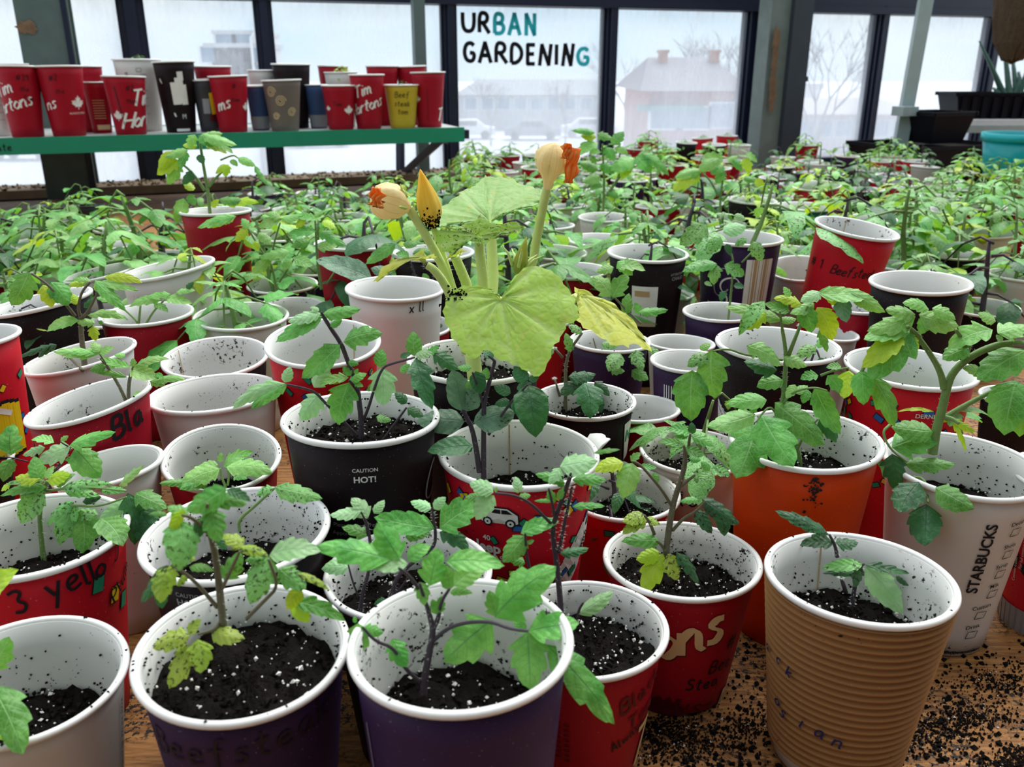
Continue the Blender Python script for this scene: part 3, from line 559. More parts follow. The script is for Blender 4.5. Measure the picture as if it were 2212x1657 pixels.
    if tilt:
        ang, az = math.radians(tilt[0]), c['face'] + math.radians(tilt[1]); ax = V((-math.sin(az), math.cos(az), 0)); R3 = M.Rotation(ang, 3, ax); e.rotation_euler = R3.to_euler()
        top = V(base) + V((0, 0, h)); sh = top - R3 @ V((0, 0, h)); e.location = (sh.x, sh.y, base[2] + math.sin(abs(ang)) * rb)
    CUPS[cid] = c; return c
def circ(c, R):
    pts = [proj(c + V((R * math.cos(a), R * math.sin(a), 0))) for a in [2 * PI * k / 32 for k in range(32)]]; xs = [p[0] for p in pts]; ys = [p[1] for p in pts]
    return (min(xs) + max(xs)) / 2, (min(ys) + max(ys)) / 2, max(xs) - min(xs)
def fit(cx, cy, w_, h):
    x, y, R = cx, cy, .045
    for _ in range(10):
        c = at_z(x, y, h); a, b_, q = circ(c, R); x += cx - a; y += cy - b_; R *= w_ / q
    return c, R
def autofit(cx, cy, w_, h=None, D=.087):
    if h: return (*fit(cx, cy, w_, h), h)
    lo, hi = .072, .168
    for _ in range(12):
        m_ = (lo + hi) / 2
        if 2 * fit(cx, cy, w_, m_)[1] > D: lo = m_
        else: hi = m_
    return (*fit(cx, cy, w_, m_), m_)
# id | rim centre x, y, width in photo pixels, height (or -) | style | soil depth | near | plant | label | extras
CUPTXT = """
1|40 1487 480 .09|W|.38|0|H|plain white cup cut by the bottom left corner|dirt=1,tilt=(4;0)
2|518 1425 483 .112|P|.16|0|H|deep purple cup brimming with soil, bottom left|dirt=1,tilt=(3;0)
3|993 1410 502 -|P|.30|0|H|purple cup at bottom centre with thin white line|dirt=2,tilt=(3;180)
4|1262 1366 370 .078|R|.20|0|H|dark red cup with faint pen words, bottom centre right|dirt=1
5|1475 1218 344 .078|R|.22|0|H|dark red cup with cream script ending ons|dirt=2,seam=12,tilt=(1.5;180)
6|1863 1262 423 -|K|.30|0|H|corrugated kraft cup with blue pen writing|dirt=2,seam=32,tilt=(2.5;180)
7|2085 1010 360 -|W|.26|0|H|tall white cup with upright black lettering|dirt=1
8|2325 1035 288 .1|C|.3|0|-|red cup with a grey base at the right edge|dirt=1
9|1743 955 340 -|O|.20|0|H|orange cup with a soil streak down its side|dirt=2
10|1500 978 240 .08|W|.25|0|s.55|pinkish white cup with blue pen letters|dirt=2
11|1345 1068 258 -|C|.3|0|d.5|red cup behind the script cup, soiled inside|dirt=2
12|1120 985 350 .125|C|.24|0|H|red confetti cup with torn rim and car print|dirt=1,seam=8
13|777 908 347 -|B|.10|0|H|large dark brown cup printed CAUTION HOT|dirt=1
14|1262 868 226 .105|B|.2|0|H|brown cup with soil crumbs on its rim|dirt=2
15|1378 884 186 .08|R|.35|1|-|white lined red cup behind the crumb rimmed cup|dirt=1
16|1025 782 300 .152|B|.12|0|-|black cup holding the flowering squash plant|dirt=2
17|697 750 258 -|C|.75|0|-|bright red confetti cup with a clean white inside|dirt=0,seam=-38,tilt=(7;0)
18|853 625 216 -|W|.7|1|l.5|creamy white cup with pen marks, left of squash|dirt=0
19|890 706 176 .084|R|.35|1|H|red cup holding the dark stemmed plant, left of squash|dirt=1
20|935 547 178 -|B|.55|1|-|dark brown cup behind the left squash blossom stem|dirt=0
21|765 528 175 -|R|.35|1|d1.0|tall plain red cup left of the wilted squash blossom|dirt=0
22|620 575 110 -|G|.3|2|m.8|grey white cup behind the light green seedlings|
23|360 582 204 .135|W|.45|1|l.75|squashed creamy white cup, left of centre|dirt=0,squash=(.05;.6;.006;.2)
24|315 680 210 .115|R|.5|1|H|dark red cup behind the empty black cup|dirt=1
25|520 685 210 -|W|.45|1|m.8|white cup with a grimy wall behind the empty black cup|dirt=1
26|80 655 245 -|B|.22|1|k.5|black cup with soil heaped inside at the left edge|dirt=2,squash=(.02;0;.007;0)
27|-70 732 235 .15|C|.8|0|-|tall red confetti cup cut by the left edge|dirt=0
28|170 772 250 .112|W|.55|0|H|pinkish cup with thick stem and lumps of soil inside|dirt=2,squash=(.03;.5;.006;.2)
29|190 870 280 .125|R|.5|0|H|red cup with pen letters Bla|dirt=2,squash=(.03;.6;.007;.2)
30|460 853 286 .11|W|.6|0|q.4|plain white cup with a creased rim, left of CAUTION HOT|dirt=2
31|465 780 236 .105|B|-|0|-|empty black cup with a stained seam|dirt=2,seam=50,tilt=(6;0)
32|232 1012 232 .105|W|.5|0|H|dented white cup left of the soiled red cup|dirt=0,squash=(.06;.4;.003;.2)
33|478 1000 262 .1|R|.4|0|H|red cup with a white soiled inside, behind the black cup|dirt=2,tilt=(13;0)
34|505 1160 422 .117|B|.24|0|H|black cup printed CAUTION HOT behind the purple cup|dirt=2
35|60 1165 440 .108|C|.28|0|H|red cup with pen words yellow plum|dirt=1
36|880 1245 372 .1|B|.2|0|H|dark cup with purple stems behind the purple cup|dirt=2
37|1490 782 170 .105|P|.6|1|-|dark purple cup with thin white stripes, right of squash|dirt=1
38|1470 742 150 .085|W|.5|1|-|white cup just behind the striped purple cup|dirt=0
39|1682 748 275 -|B|.42|0|H|big brown cup with a peel off card, behind the orange cup|dirt=2
40|1560 675 170 .1|P|.28|1|H|low purple cup in front of the swirl print cup|dirt=1
41|1400 548 178 -|B|.45|1|d.7|tall dark brown cup with a pale label on its side|dirt=0
42|1235 586 165 .115|R|.45|1|d.7|red cup with dark seedlings, right of squash|dirt=0
43|1195 546 150 .105|W|.4|1|m1.0|cream cup with a thick stem behind the squash|
44|1300 520 150 .1|W|.5|1|-|cream cup behind the dark brown labelled cup|
45|1180 488 124 -|W|.35|2|d.9|cream cup behind the right squash blossom stem|
46|1600 515 190 .152|P|.3|1|s.9|tall dark purple cup with a white swirl print|
47|1700 545 130 .09|P|.3|1|l.65|violet cup left of the Beefsteak cup|
48|1728 586 142 .105|W|.5|1|-|white cup tipped towards the camera, left of Beefsteak cup|tilt=(14;0)
49|1852 500 190 -|C|.7|0|-|bright red cup with #1 Beefsteak in pen|dirt=1,tilt=(9;75),seam=18
50|1990 612 232 -|B|.7|0|-|empty looking dark brown cup, right of Beefsteak cup|dirt=0
51|2125 665 165 -|B|.4|1|d1.0|white lined black cup near the right edge|
52|2075 553 118 -|B|.18|2|y.9|dark brown cup with yellowing seedlings at right|
53|1970 544 105 -|P|.15|1|m1.2|navy striped cup right of the Beefsteak cup|
54|1870 475 140 -|W|.4|2|l1.1|cream cup just behind the Beefsteak cup|
55|1960 475 105 -|C|.3|2|m1.0|red confetti cup behind the navy striped cup|
56|2045 495 110 -|G|.3|2|l1.1|grey green cup right of the red confetti cup|
57|1740 447 130 .112|T|.3|2|l.8|teal patterned cup behind the Beefsteak cup|
58|1625 433 110 -|B|.25|2|l.8|brown cup behind the swirl print cup|
59|1765 402 105 -|C|.3|2|l1.1|red confetti cup with a bent rim, far right middle|squash=(.08;.4;.004;1)
60|1665 500 122 .085|W|.4|2|l1.1|cream cup left of the teal patterned cup|
63|1970 798 300 -|C|.55|0|m.6|red confetti cup printed DER behind the tall white cup|dirt=1
64|2190 858 150 -|B|.4|1|-|black cup behind the tall white cup at right|
71|235 530 125 -|B|.4|2|y.5|white lined black cup, far left middle|
72|465 457 160 -|R|.3|2|H|tall red cup under the green shelf|
73|95 577 165 .078|W|.4|2|m1.0|soiled white cup at far left|dirt=2
74|217 590 165 .105|W|.4|2|m1.0|pale cup with a tilted rim at left|dirt=2,squash=(.04;.5;.006;.2)
75|155 513 100 -|O|.4|2|m1.1|orange red cup at far left middle|
76|245 497 92 -|B|.4|2|m1.0|small black cup at left under the shelf|
77|350 552 115 -|R|.35|2|d1.1|small red cup behind the squashed cream cup|
78|430 523 105 -|W|.4|2|d1.0|small white cup below the tall red cup|
79|495 572 135 -|R|.4|2|m.9|red cup right of the squashed cream cup|
80|530 506 100 -|B|.4|2|m.9|small black cup right of the tall red cup|
81|595 510 135 -|B|.4|2|l1.1|black cup with white lining behind the light seedlings|
82|868 488 60 -|R|.25|2|l1.0|little red cup behind the left squash blossom|
83|1400 303 49 .114|C|.2|3|l1.0|bright red cup in front of the brick house window|
84|1378 322 57 .09|R|.2|3|m.6|red cup left of the far pair by the window|
85|1435 325 57 .092|R|.2|3|m.6|dark red cup in the middle of the far window row|
86|1483 308 48 .114|B|.2|3|m.5|dark cup in the far window row, left of two reds|
87|1518 298 48 .116|C|.2|3|m.5|red cup second from the right in the far back row|
88|1570 293 48 .118|C|.2|3|m.5|red cup furthest right in the far back row|
89|1543 313 53 .11|B|.2|3|-|black cup between the red and white far cups|
90|1597 313 53 .112|W|.2|3|m.6|white cup at the right end of the far row|
91|1475 338 46 -|R|.2|3|m.5|small red cup in front of the far window row|
92|1512 336 46 -|W|.2|3|-|small white cup in front of the far window row|
93|1135 352 58 -|W|.2|3|m.5|cream cup behind the big upright squash leaf|
94|1744 313 54 .098|R|.2|3|m.9|red cup beside the thick rusty post|
95|1650 374 75 -|B|.15|2|d.7|black cup full of soil left of the rusty post|
96|2150 380 62 -|B|.2|3|m.9|black cup in front of the turquoise pot|
97|2222 383 72 .09|C|.2|3|m1.2|red cup at the right edge by the turquoise pot|
98|2195 447 110 -|B|.2|2|m1.0|black cup at the right edge, behind many seedlings|
99|1858 665 118 .104|R|.4|1|-|red cup half hidden by the empty brown cup|
100|1800 722 112 .085|W|.4|1|k.4|white cup between the big brown and DER cups|
102|-70 1000 200 -|B|.3|1|H|dark cup beyond the left edge with big leaves|
103|615 668 175 .088|R|.3|1|H|low red cup behind the clean bright red cup|
104|1318 738 175 .1|P|.35|1|H|purple cup right of the squash leaf|
105|1305 470 115 -|W|.3|2|H|pale cup under the tall seedling, upper middle|
106|1557 485 110 -|W|.3|2|H|pale cup under the tall seedling right of upper middle|
"""
def seam_stripes(d, ang, n=4):
    for k in range(n): d.quad(k * .0022, 0, .0007, .5 * d.c['h'], 0, ang, .62 * d.c['h'], 'w', 'stripe_print')
def suv(d, ang, t, k):
    s_ = lambda pts: [(x * k, y * k) for x, y in pts]
    sil = [(-5.4, 0), (-5.5, 1.6), (-4.9, 2.5), (-2.6, 3.0), (-1.2, 4.7), (2.6, 4.8), (4.6, 3.3), (5.3, 2.8), (5.4, .2), (4.4, -.3), (-4.4, -.5)]
    big = [(x * 1.09, y * 1.1 - .1) for x, y in sil]
    def fan(pts, ctr, m_, eps, nm):
        b = MB(); pts = s_(pts); b.add([(ctr[0] * k, ctr[1] * k, 0)] + [(x, y, 0) for x, y in pts], [(0, 1 + i, 1 + (i + 1) % len(pts)) for i in range(len(pts))]); d.c['eps'] += eps; d.put(b, ang, t, m_, nm); d.c['eps'] -= eps
    fan(big, (0, 1.5), 'k', 0, 'car_outline'); fan(sil, (0, 1.5), 'w', .0002, 'car_print')
    fan([(-2.1, 3.1), (-1.0, 4.4), (.6, 4.45), (.6, 3.1)], (-.6, 3.6), 'k', .0004, 'car_glass_print'); fan([(.9, 3.1), (.9, 4.45), (2.4, 4.4), (3.9, 3.2)], (2, 3.6), 'k', .0004, 'car_glass_print')
    for wx in (-3.2, 3.3):
        for r, m_, e_ in ((1.45, 'k', .0004), (.95, 'w', .0005), (.3, 'k', .0006)): fan([(wx + r * math.cos(a), .1 + r * math.sin(a)) for a in [2 * PI * q / 16 for q in range(16)]], (wx, .1), m_, e_, 'car_wheel_print')
def dec(i):
    def f(d):
        h = d.c['h']; q = d.q
        if i == 1: d.text('the beverage you are about', .004, *q(264, 1600), 'k', .01, PI / 2)
        elif i == 2: d.hand('Beefsteak', .013, *q(520, 1648), 'f', .0012, .12)
        elif i == 3: d.quad(0, 0, .0006, .6 * h, 0, q(800, 1600)[0], .55 * h, 's', 'seam_line')
        elif i == 4:
            d.hand('Black', .0095, *q(1388, 1508), 'd', .0014, .35); d.hand('Tom', .009, *q(1385, 1552), 'd', .0013, .3); d.hand('Always', .0055, *q(1358, 1596), 'k', .0008, .4)
            d.script('T', .026, *q(1368, 1650), 'c', .0045, .2); a, t = q(1225, 1600); [d.quad(0, (k - 8) * .0016, .0028, .0009, 0, a - 7 * (k % 2), t, 'd', 'small_print') for k in range(16)]
        elif i == 5:
            d.script('ons', .0235, *q(1492, 1412), 'c', .0052, .42, shadow='d'); d.hand('#', .009, *q(1573, 1400), 'k', .001); d.hand('Bee', .008, *q(1552, 1448), 'k', .0009); d.hand('Stea', .0075, *q(1515, 1488), 'k', .0009)
            for k, ch in enumerate('ARABICA'): d.text(ch, .0062, *q(1408 + k * 18, 1516 + 4.5 * (k - 1.5) ** 2 * .55), 'd', .02, .25 - k * .17)
            b = MB(); pts = [(.013 * math.cos(a), .0062 * math.sin(a)) for a in [2 * PI * k / 24 for k in range(24)]]; b.add([(0, 0, 0)] + [(x, y, 0) for x, y in pts], [(0, 1 + k, 1 + (k + 1) % 24) for k in range(24)]); d.put(b, *q(1425, 1555), 'd', 'bean_print')
            a, t = q(1548, 1532); d.quad(0, 0, .0055, .013, -.15, a, t, 'c', 'print_box'); d.outline(.003, .005, .0005, a, t, 'd')
        elif i == 6:
            d.c['eps'] = .0031
            for tx, sz_, x0, y0, x1, y1 in (('sian', .0075, 1700, 1545, 1806, 1605), ('o', .0068, 1690, 1520, 1691, 1521), ('ack', .006, 1672, 1405, 1712, 1460), ('B', .007, 1663, 1325, 1664, 1326)):
                for k, ch in enumerate(tx): u = k / max(1, len(tx) - 1); d.hand(ch, sz_, *q(x0 + (x1 - x0) * u, y0 + (y1 - y0) * u), 'b', .0010, -.2)
        elif i == 7:
            d.text('STARBUCKS', .0088, *q(2132, 1205), 'k', .025, PI / 2 - .02)
            for tx, x, y in (('Decaf', 2197, 1128), ('Shots', 2180, 1178), ('Syrup', 2163, 1222), ('Milk', 2146, 1266), ('Custom', 2120, 1313), ('Drink', 2100, 1356)):
                a, t = q(x, y); d.text(tx, .0038, a, t, 'k', .012, .12); d.outline(.0062, .0048, .0005, a, t - .0048, 'k', skew=.0008)
            for tx, y in (('the beverage you are about to', 1440), ('with 10% post-consumer', 1448), ('boisson que vous allez', 1463), ('10 % de fibres recyclees', 1471)): d.text(tx, .003, *q(2052, y), 'k', .012)
        elif i == 8:
            for k in range(22): d.quad(0, 0, .007, .016, 0, -110 + k * 10, .008, 's', 'grey_band')
            for k, tx in enumerate(('No purchase necessary. Skill testing', 'Contest closes on April 7, 2019. Prizes', 'For full contest rules')): d.text(tx, .0028, q(2178 + k * 11, 1280)[0], .055, 'w', 0, PI / 2)
            d.hand('#c', .013, *q(2196, 1232), 'k', .0022)
        elif i == 10: d.hand('Yellow', .0115, *q(1470, 1092), 'b', .0012, .05, sp=3)
        elif i in (11, 17, 27, 55, 59): d.confetti({11: 10, 17: 26, 27: 26}.get(i, 14), i, t0=.45)
        elif i == 12:
            d.confetti(34, 5, -75, 78, .45, .93); suv(d, *q(1078, 1128), .0019); d.text('40', .0046, *q(1052, 1165), 'w', .01); d.text('Jeep', .0086, *q(1055, 1190), 'w', .035); d.text('COMPASS', .0046, *q(1058, 1206), 'w', .005)
            for k in range(7): a, t = q(1268 - k * 7, 1120 + k * 18); d.quad(0, 0, .014, .016, .9, a, t, 'w', 'white_band')
            d.c['eps'] += .0003; d.text('BRRR', .0062, *q(1256, 1168), 'k', .03, .9); d.text('W', .0105, *q(1257, 1232), 'r', .04)
        elif i == 13:
            d.text('CAUTION', .0029, *q(789, 1024), 'w', .008); d.text('HOT!', .0048, *q(789, 1046), 'w', .022); d.text('Please take care', .0034, *q(765, 1142), 's', 0); d.text('Apportez', .0034, *q(745, 1158), 's', 0); d.script('C', .022, *q(922, 1078), 's', .002, 0)
        elif i == 34: d.text('CAUTION', .0032, *q(412, 1287), 's', .008); d.text('HOT!', .0053, *q(412, 1306), 's', .02)
        elif i == 14:
            a, t = q(1352, 950)
            for k in range(3): d.quad(0, 0, .005, .03, .2, a - 4 + k * 5, t, 'w', 'white_band')
            d.c['eps'] += .0002; d.text('N', .012, a, t, 'g', .04)
        elif i == 18: d.hand('x ll', .009, *q(900, 672), 'k', .001)
        elif i == 29: d.hand('Bla', .0145, *q(285, 945), 'k', .0024, .15)
        elif i == 35:
            for ch, x, y, sz_ in (('3', 48, 1322, .013), ('y', 122, 1288, .014), ('e', 163, 1272, .014), ('l', 190, 1262, .016), ('l', 205, 1255, .016), ('o', 218, 1245, .012)): d.hand(ch, sz_, *q(x, y), 'k', .0016, .25)
            d.hand('J.', .009, *q(250, 1208), 'k', .0011); d.hand('Plum', .0085, *q(262, 1262), 'k', .0011, .5)
            for x, y, m_ in ((210, 1262, 'g'), (245, 1282, 'y'), (263, 1293, 'g')): d.piece(.0058, .0085, -.2, *q(x, y), m_)
            d.script('J', .016, *q(288, 1375), 's', .003, 0)
        elif i == 37: seam_stripes(d, q(1436, 850)[0])
        elif i == 53: seam_stripes(d, q(1972, 572)[0])
        elif i == 39:
            a, t = q(1560, 880)
            for k in range(5): d.quad(0, 0, .006, .026 - k * .003, 0, a - 10 + k * 6, t - .010, 'w', 'card_print')
            d.c['eps'] += .0002; d.text('Detach card', .0036, a, t, 's', .01, -.5); d.text('The lid is very', .0036, a - 1, t - .005, 'k', .01, -.5)
        elif i == 41:
            d.text('ATTENTION', .0036, *q(1463, 592), 's', .01); d.text('CHAUD', .0052, *q(1463, 602), 's', .01); a, t = q(1390, 662)
            for k in range(5): d.quad(0, 0, .0068, .044, 0, a - 14 + k * 7.5, t, 'w', 'paper_label')
            d.c['eps'] += .0003; d.quad(0, 0, .015, .006, 0, a - 3, t + .014, 'o', 'label_stain'); d.text('TC 877', .005, a + 6, t - .010, 'k', .01)
        elif i == 46:
            d.script('S', .042, *q(1540, 665), 'w', .002, -.2); d.script('C', .03, *q(1555, 640), 's', .0018, .3); a, t = q(1632, 610)
            for k in range(5): d.quad(0, 0, .008, .05, 0, a - 12 + k * 8, t, 'o' if k % 2 else 'w', 'kraft_label')
        elif i == 49: d.hand('#', .010, -58, .745 * h, 'k', .0011); d.hand('1', .010, -40, .745 * h, 'k', .0011); d.hand('Beefsteak', .0098, 14, .745 * h, 'k', .0011, .02, .2, .9, .9)
        elif i == 52: d.text('AXE', .004, -50, .75 * h, 's', .03, PI / 2)
        elif i == 57:
            for k in range(13): d.quad(0, 0, .003, .05, .1 * (-1) ** k, -66 + k * 11, .72 * h, 'g', 'leaf_pattern')
        elif i == 63: d.confetti(34, 6, -75, 70, .4, .93); d.text('DERNIER', .0042, *q(2005, 903), 'w', .02)
    return f
DEC = {1, 2, 3, 4, 5, 6, 7, 8, 10, 11, 12, 13, 14, 17, 18, 27, 29, 34, 35, 37, 39, 41, 46, 49, 52, 53, 55, 57, 59, 63}
PLANT = {}
for ln in CUPTXT.strip().splitlines():
    p = ln.split('|'); cid = int(p[0]); cx, cy, w_, hh = p[1].split(); kw = {}
    for kv in (p[7].split(',') if p[7] else []):
        k, v_ = kv.split('='); kw[k] = eval(v_.replace(';', ','))
    c, R, h = autofit(float(cx), float(cy), float(w_), None if hh == '-' else float(hh))
    kw.setdefault('dirt', 1)
    build_cup(cid, (c.x, c.y, 0), R, h, p[2], None if p[3] == '-' else float(p[3]), p[6], int(p[4]), deco=dec(cid) if cid in DEC else None, **kw)
    SHORT[cid] = p[6]; PLANT[cid] = p[5]
# extra features of single cups
c6 = CUPS[6]; b = MB(); h = c6['h']; K = 23; prof = []
for k in range(K * 6 + 1):
    t = k / (K * 6); z = .009 + (h - .0115) * t; prof.append((c6['rb'] + (c6['R'] - c6['rb']) * z / h + .0013 + .0012 * math.cos(2 * PI * k / 6), z))
prof = [(prof[0][0] - .0014, prof[0][1])] + prof + [(prof[-1][0] - .0014, prof[-1][1])]
b.lathe(prof, 72, 0, fn=c6['fn']); obj('corrugated_sleeve', b.mesh('corrugated_sleeve'), c6['e'], STY['K'])
[o.data.materials.__setitem__(0, STY['W']) for o in c6['e'].children if o.name.startswith('cup_wall')]
c9 = CUPS[9]; d = Deco(c9); rs_ = random.Random(12) # smear of soil run down the orange wall
for k in range(70):
    x = 1762 + rs_.gauss(0, 9) - k * .12; y = 1030 + abs(rs_.gauss(0, 42)); sz_ = rs_.uniform(.0004, .0015); d.quad(0, 0, sz_, sz_ * rs_.uniform(.5, 1.6), rs_.uniform(0, 3), *d.q(x, y), 'k', 'soil_streak')
d.flush()
c12 = CUPS[12]; b = MB(); a0 = c12['face'] + math.radians(98) # torn flap of the rim
vs = []
for k in range(7):
    a = a0 + k * .06; q = .006 + .006 * math.sin(k / 6 * PI) + (.004 if k == 1 else 0); r = c12['R']
    vs += [(r * math.cos(a), r * math.sin(a), c12['h'] - .004), ((r + q * .8) * math.cos(a), (r + q * .8) * math.sin(a), c12['h'] + q * .35)]
b.add(vs, [(2 * k, 2 * k + 1, 2 * k + 3, 2 * k + 2) for k in range(6)]); o = obj('torn_flap', b.mesh('torn_flap'), c12['e'], m_rim)
o.modifiers.new('s', 'SOLIDIFY').thickness = .0008
c27 = CUPS[27]; d = Deco(c27) # outlined yellow block printed on the tall red cup
for e_, m_, g in ((0, 'k', 1.12), (.0002, 'y', 1.0)):
    c27['eps'] = .0009 + e_
    a, t = d.q(18, 930)
    for q in range(5): d.quad(0, 0, .0055, .040 * g - abs(q - 2) * .002, 0, a - 14 + q * 8, t, m_, 'block_print')
c27['eps'] = .0014; d.quad(0, 0, .009, .004, -.5, a, t + .014, 'w', 'block_highlight'); d.flush()
# cups on the green shelf: photo x, rim width, row (distance behind the front edge), height, style, text
SHELF = [(4, 56, .10, .145, 'W', 'lines', 'white cup with printed lines at the left end of shelf'), (52, 66, .20, .155, 'B', '', 'dark cup behind the two leftmost red shelf cups'), (60, 92, .05, .15, 'R', 'tim1', 'red shelf cup with white script and pen 39'),
         (150, 96, .05, .15, 'R', 'leaf', 'tall red shelf cup with white maple leaf, second red'), (205, 70, .17, .15, 'R', '', 'red shelf cup peeking behind the maple leaf cup'), (222, 56, .12, .115, 'R', 'small', 'short dark red shelf cup with small print'), (284, 90, .05, .128, 'R', 'tim2', 'red shelf cup with large white Ti Ho letters'),
         (316, 98, .17, .165, 'W', 'boxes', 'tall white shelf cup with a sprig above it'), (393, 88, .09, .16, 'B', 'torn', 'black shelf cup with a torn paper patch'), (474, 80, .16, .15, 'R', '', 'red shelf cup behind the yellow striped wrapper'), (456, 60, .09, .12, 'Z', 'yel', 'dark shelf cup with a yellow and white wrapper'), (505, 84, .05, .128, 'R', 'tim3', 'red shelf cup with white letters ms'),
         (565, 52, .10, .105, 'L', 'band', 'blue shelf cup with a grey base'), (578, 62, .20, .14, 'W', '', 'white shelf cup behind the blue cup'), (617, 84, .05, .118, 'S', 'swirl', 'brown grey shelf cup with swirl pattern'), (640, 82, .15, .155, 'B', '', 'tall dark shelf cup behind the swirl pattern cup'),
         (690, 50, .12, .105, 'L', 'band', 'blue shelf cup right of the tall dark cup'), (728, 66, .21, .15, 'R', '', 'red shelf cup at the back right of centre'), (744, 72, .15, .135, 'W', '', 'white shelf cup with leaves in front'), (738, 76, .05, .105, 'R', 'leaf2', 'short red shelf cup with a white leaf mark'),
         (798, 76, .05, .13, 'R', 'tim4', 'red shelf cup with white script orton'), (832, 72, .17, .15, 'R', '', 'bright red shelf cup behind the script cup'), (893, 66, .17, .15, 'R', '', 'red shelf cup at the back near the slim post'), (871, 76, .05, .105, 'Y', 'beef', 'yellow shelf cup with pen Beef steak tom'), (928, 76, .06, .135, 'R', 'leaf3', 'rightmost red shelf cup')]
def sdec(kind):
    def f(d):
        h = d.c['h']
        if kind == 'tim1': d.script('Tim', .026, -52, .60 * h, 'w', .0042, .3); d.script('Hortons', .026, -38, .38 * h, 'w', .0042, .28); d.hand('#39', .013, 10, .80 * h, 'k', .0014); d.hand('the', .01, 12, .65 * h, 'k', .0012); d.hand('Tom', .01, 20, .52 * h, 'k', .0012)
        elif kind == 'leaf': d.maple(.030, 42, .42 * h); d.text('ALWAYS FRESH', .006, 40, .32 * h, 'w', 0); d.script('ns', .024, -42, .40 * h, 'w', .004, .25); d.hand('#2', .013, -20, .80 * h, 'k', .0014); d.hand('the', .01, -8, .62 * h, 'k', .001)
        elif kind == 'small':
            for q in range(8): d.quad(0, 0, .026, .0011, 0, 0, (.65 - q * .05) * h, 'c', 'small_print')
            d.quad(0, 0, .03, .011, 0, 14, .12 * h, 'c', 'print_box')
        elif kind == 'tim2': d.script('Tim', .034, 52, .52 * h, 'w', .006, .1); d.script('Hortons', .034, 74, .16 * h, 'w', .006, .1); d.maple(.024, -38, .28 * h); d.hand('#2', .013, 12, .76 * h, 'k', .0014); d.hand('Mem', .010, 14, .55 * h, 'k', .0012); d.quad(0, 0, .004, .085, .12, -26, .5 * h, 'd', 'dark_stroke')
        elif kind == 'tim3': d.script('ms', .026, -24, .42 * h, 'w', .0045, .3); d.maple(.022, 62, .40 * h); d.hand('#5', .012, 18, .78 * h, 'k', .0013); d.hand('tom', .010, 18, .55 * h, 'k', .0012)
        elif kind == 'tim4': d.script('Tim', .026, -18, .62 * h, 'w', .0046, .32); d.script('Hortons', .026, -6, .34 * h, 'w', .0046, .32)
        elif kind == 'leaf2': d.maple(.024, 36, .38 * h); d.hand('Tom', .010, -10, .55 * h, 'k', .0012); d.maple(.014, -52, .45 * h)
        elif kind == 'leaf3': d.maple(.020, -48, .48 * h); d.script('T', .03, 50, .12 * h, 'w', .005, .1); d.quad(0, 0, .0015, .08, 0, -4, .4 * h, 'd', 'dark_stroke')
        elif kind == 'beef': d.hand('Beef', .014, 0, .72 * h, 'k', .0015); d.hand('steak', .013, 0, .52 * h, 'k', .0015); d.hand('tom', .013, 2, .33 * h, 'k', .0015)
        elif kind == 'torn':
            for x, t, ww, hh in ((-4, .56, .018, .05), (10, .60, .018, .058), (22, .54, .014, .045), (14, .80, .013, .02)): d.quad(0, 0, ww, hh, .05, x, t * h, 'w', 'torn_paper')
            d.script('M', .011, 16, .20 * h, 'w', .0013, 0, 0); d.quad(0, 0, .0035, .09, .3, -34, .5 * h, 'w', 'straw_print'); d.quad(0, 0, .03, .006, 0, 8, .02 * h + .003, 'w', 'base_band')
        elif kind == 'yel': d.quad(0, 0, .012, .05, .1, 24, .55 * h, 'y', 'yellow_wrapper'); d.quad(0, 0, .016, .035, 0, -8, .5 * h, 's', 'grey_wrapper'); d.quad(0, 0, .014, .02, 0, 20, .28 * h, 'd', 'red_wrapper')
        elif kind == 'band':
            for q in range(10): d.quad(0, 0, .008, .03, 0, -80 + q * 17, .17 * h, 's', 'grey_band')
        elif kind == 'swirl':
            for x, t, r in ((-38, .78, .013), (-8, .60, .013), (30, .38, .011), (-30, .3, .009)):
                b = MB(); ribbon(b, [V((r * (1 - k / 40) * math.cos(k * .45), r * (1 - k / 40) * math.sin(k * .45), 0)) for k in range(34)], .0016); d.put(b, x, t * h, 'c', 'swirl_print')
        elif kind in ('lines', 'boxes'):
            for q in range(6): d.quad(0, 0, .013, .0011, 0, 12, (.80 - q * .11) * h, 's', 'print_line')
            if kind == 'boxes': d.outline(.011, .008, .0008, 2, .86 * h, 'k'); d.text('CKS', .009, -28, .78 * h, 'k', .02, PI / 2)
    return f
for i, (x, w_, off, h, sty, kind, lab) in enumerate(SHELF):
    P = on_wall(x, 285, -.545 + off); R = w_ / F * depth(P) / 2; CU = build_cup(200 + i, (P.x, P.y, SZ), R, h, sty, .12 if i in (7, 18, 23, 24) else .3, lab, 1 if off < .1 else 2, 0, None, None, None, 'cups on the green shelf', deco=sdec(kind) if kind else None)
    SHORT[200 + i] = lab
# black plastic pots at the far left
POTS = [(106, 447, 86), (188, 444, 78), (62, 490, 84), (160, 478, 70), (20, 470, 80)]
for i, (x, y, w_) in enumerate(POTS):
    c, R, h = autofit(x, y, w_, .07); lab = ['black plastic pot with a yellow green seedling, far left', 'black plastic pot beside it with round leaves, far left', 'grey black pot in front of the far left pots', 'low black pot under the left post', 'black pot at the left edge under the shelf'][i]
    build_cup(300 + i, (c.x, c.y, 0), R, h, 'D', .3, lab, 2, 0, group='black plastic pots', name='plastic_pot', taper=.75); SHORT[300 + i] = lab; PLANT[300 + i] = ('y.5', 'm.9', '-', '-', 'm.6')[i]
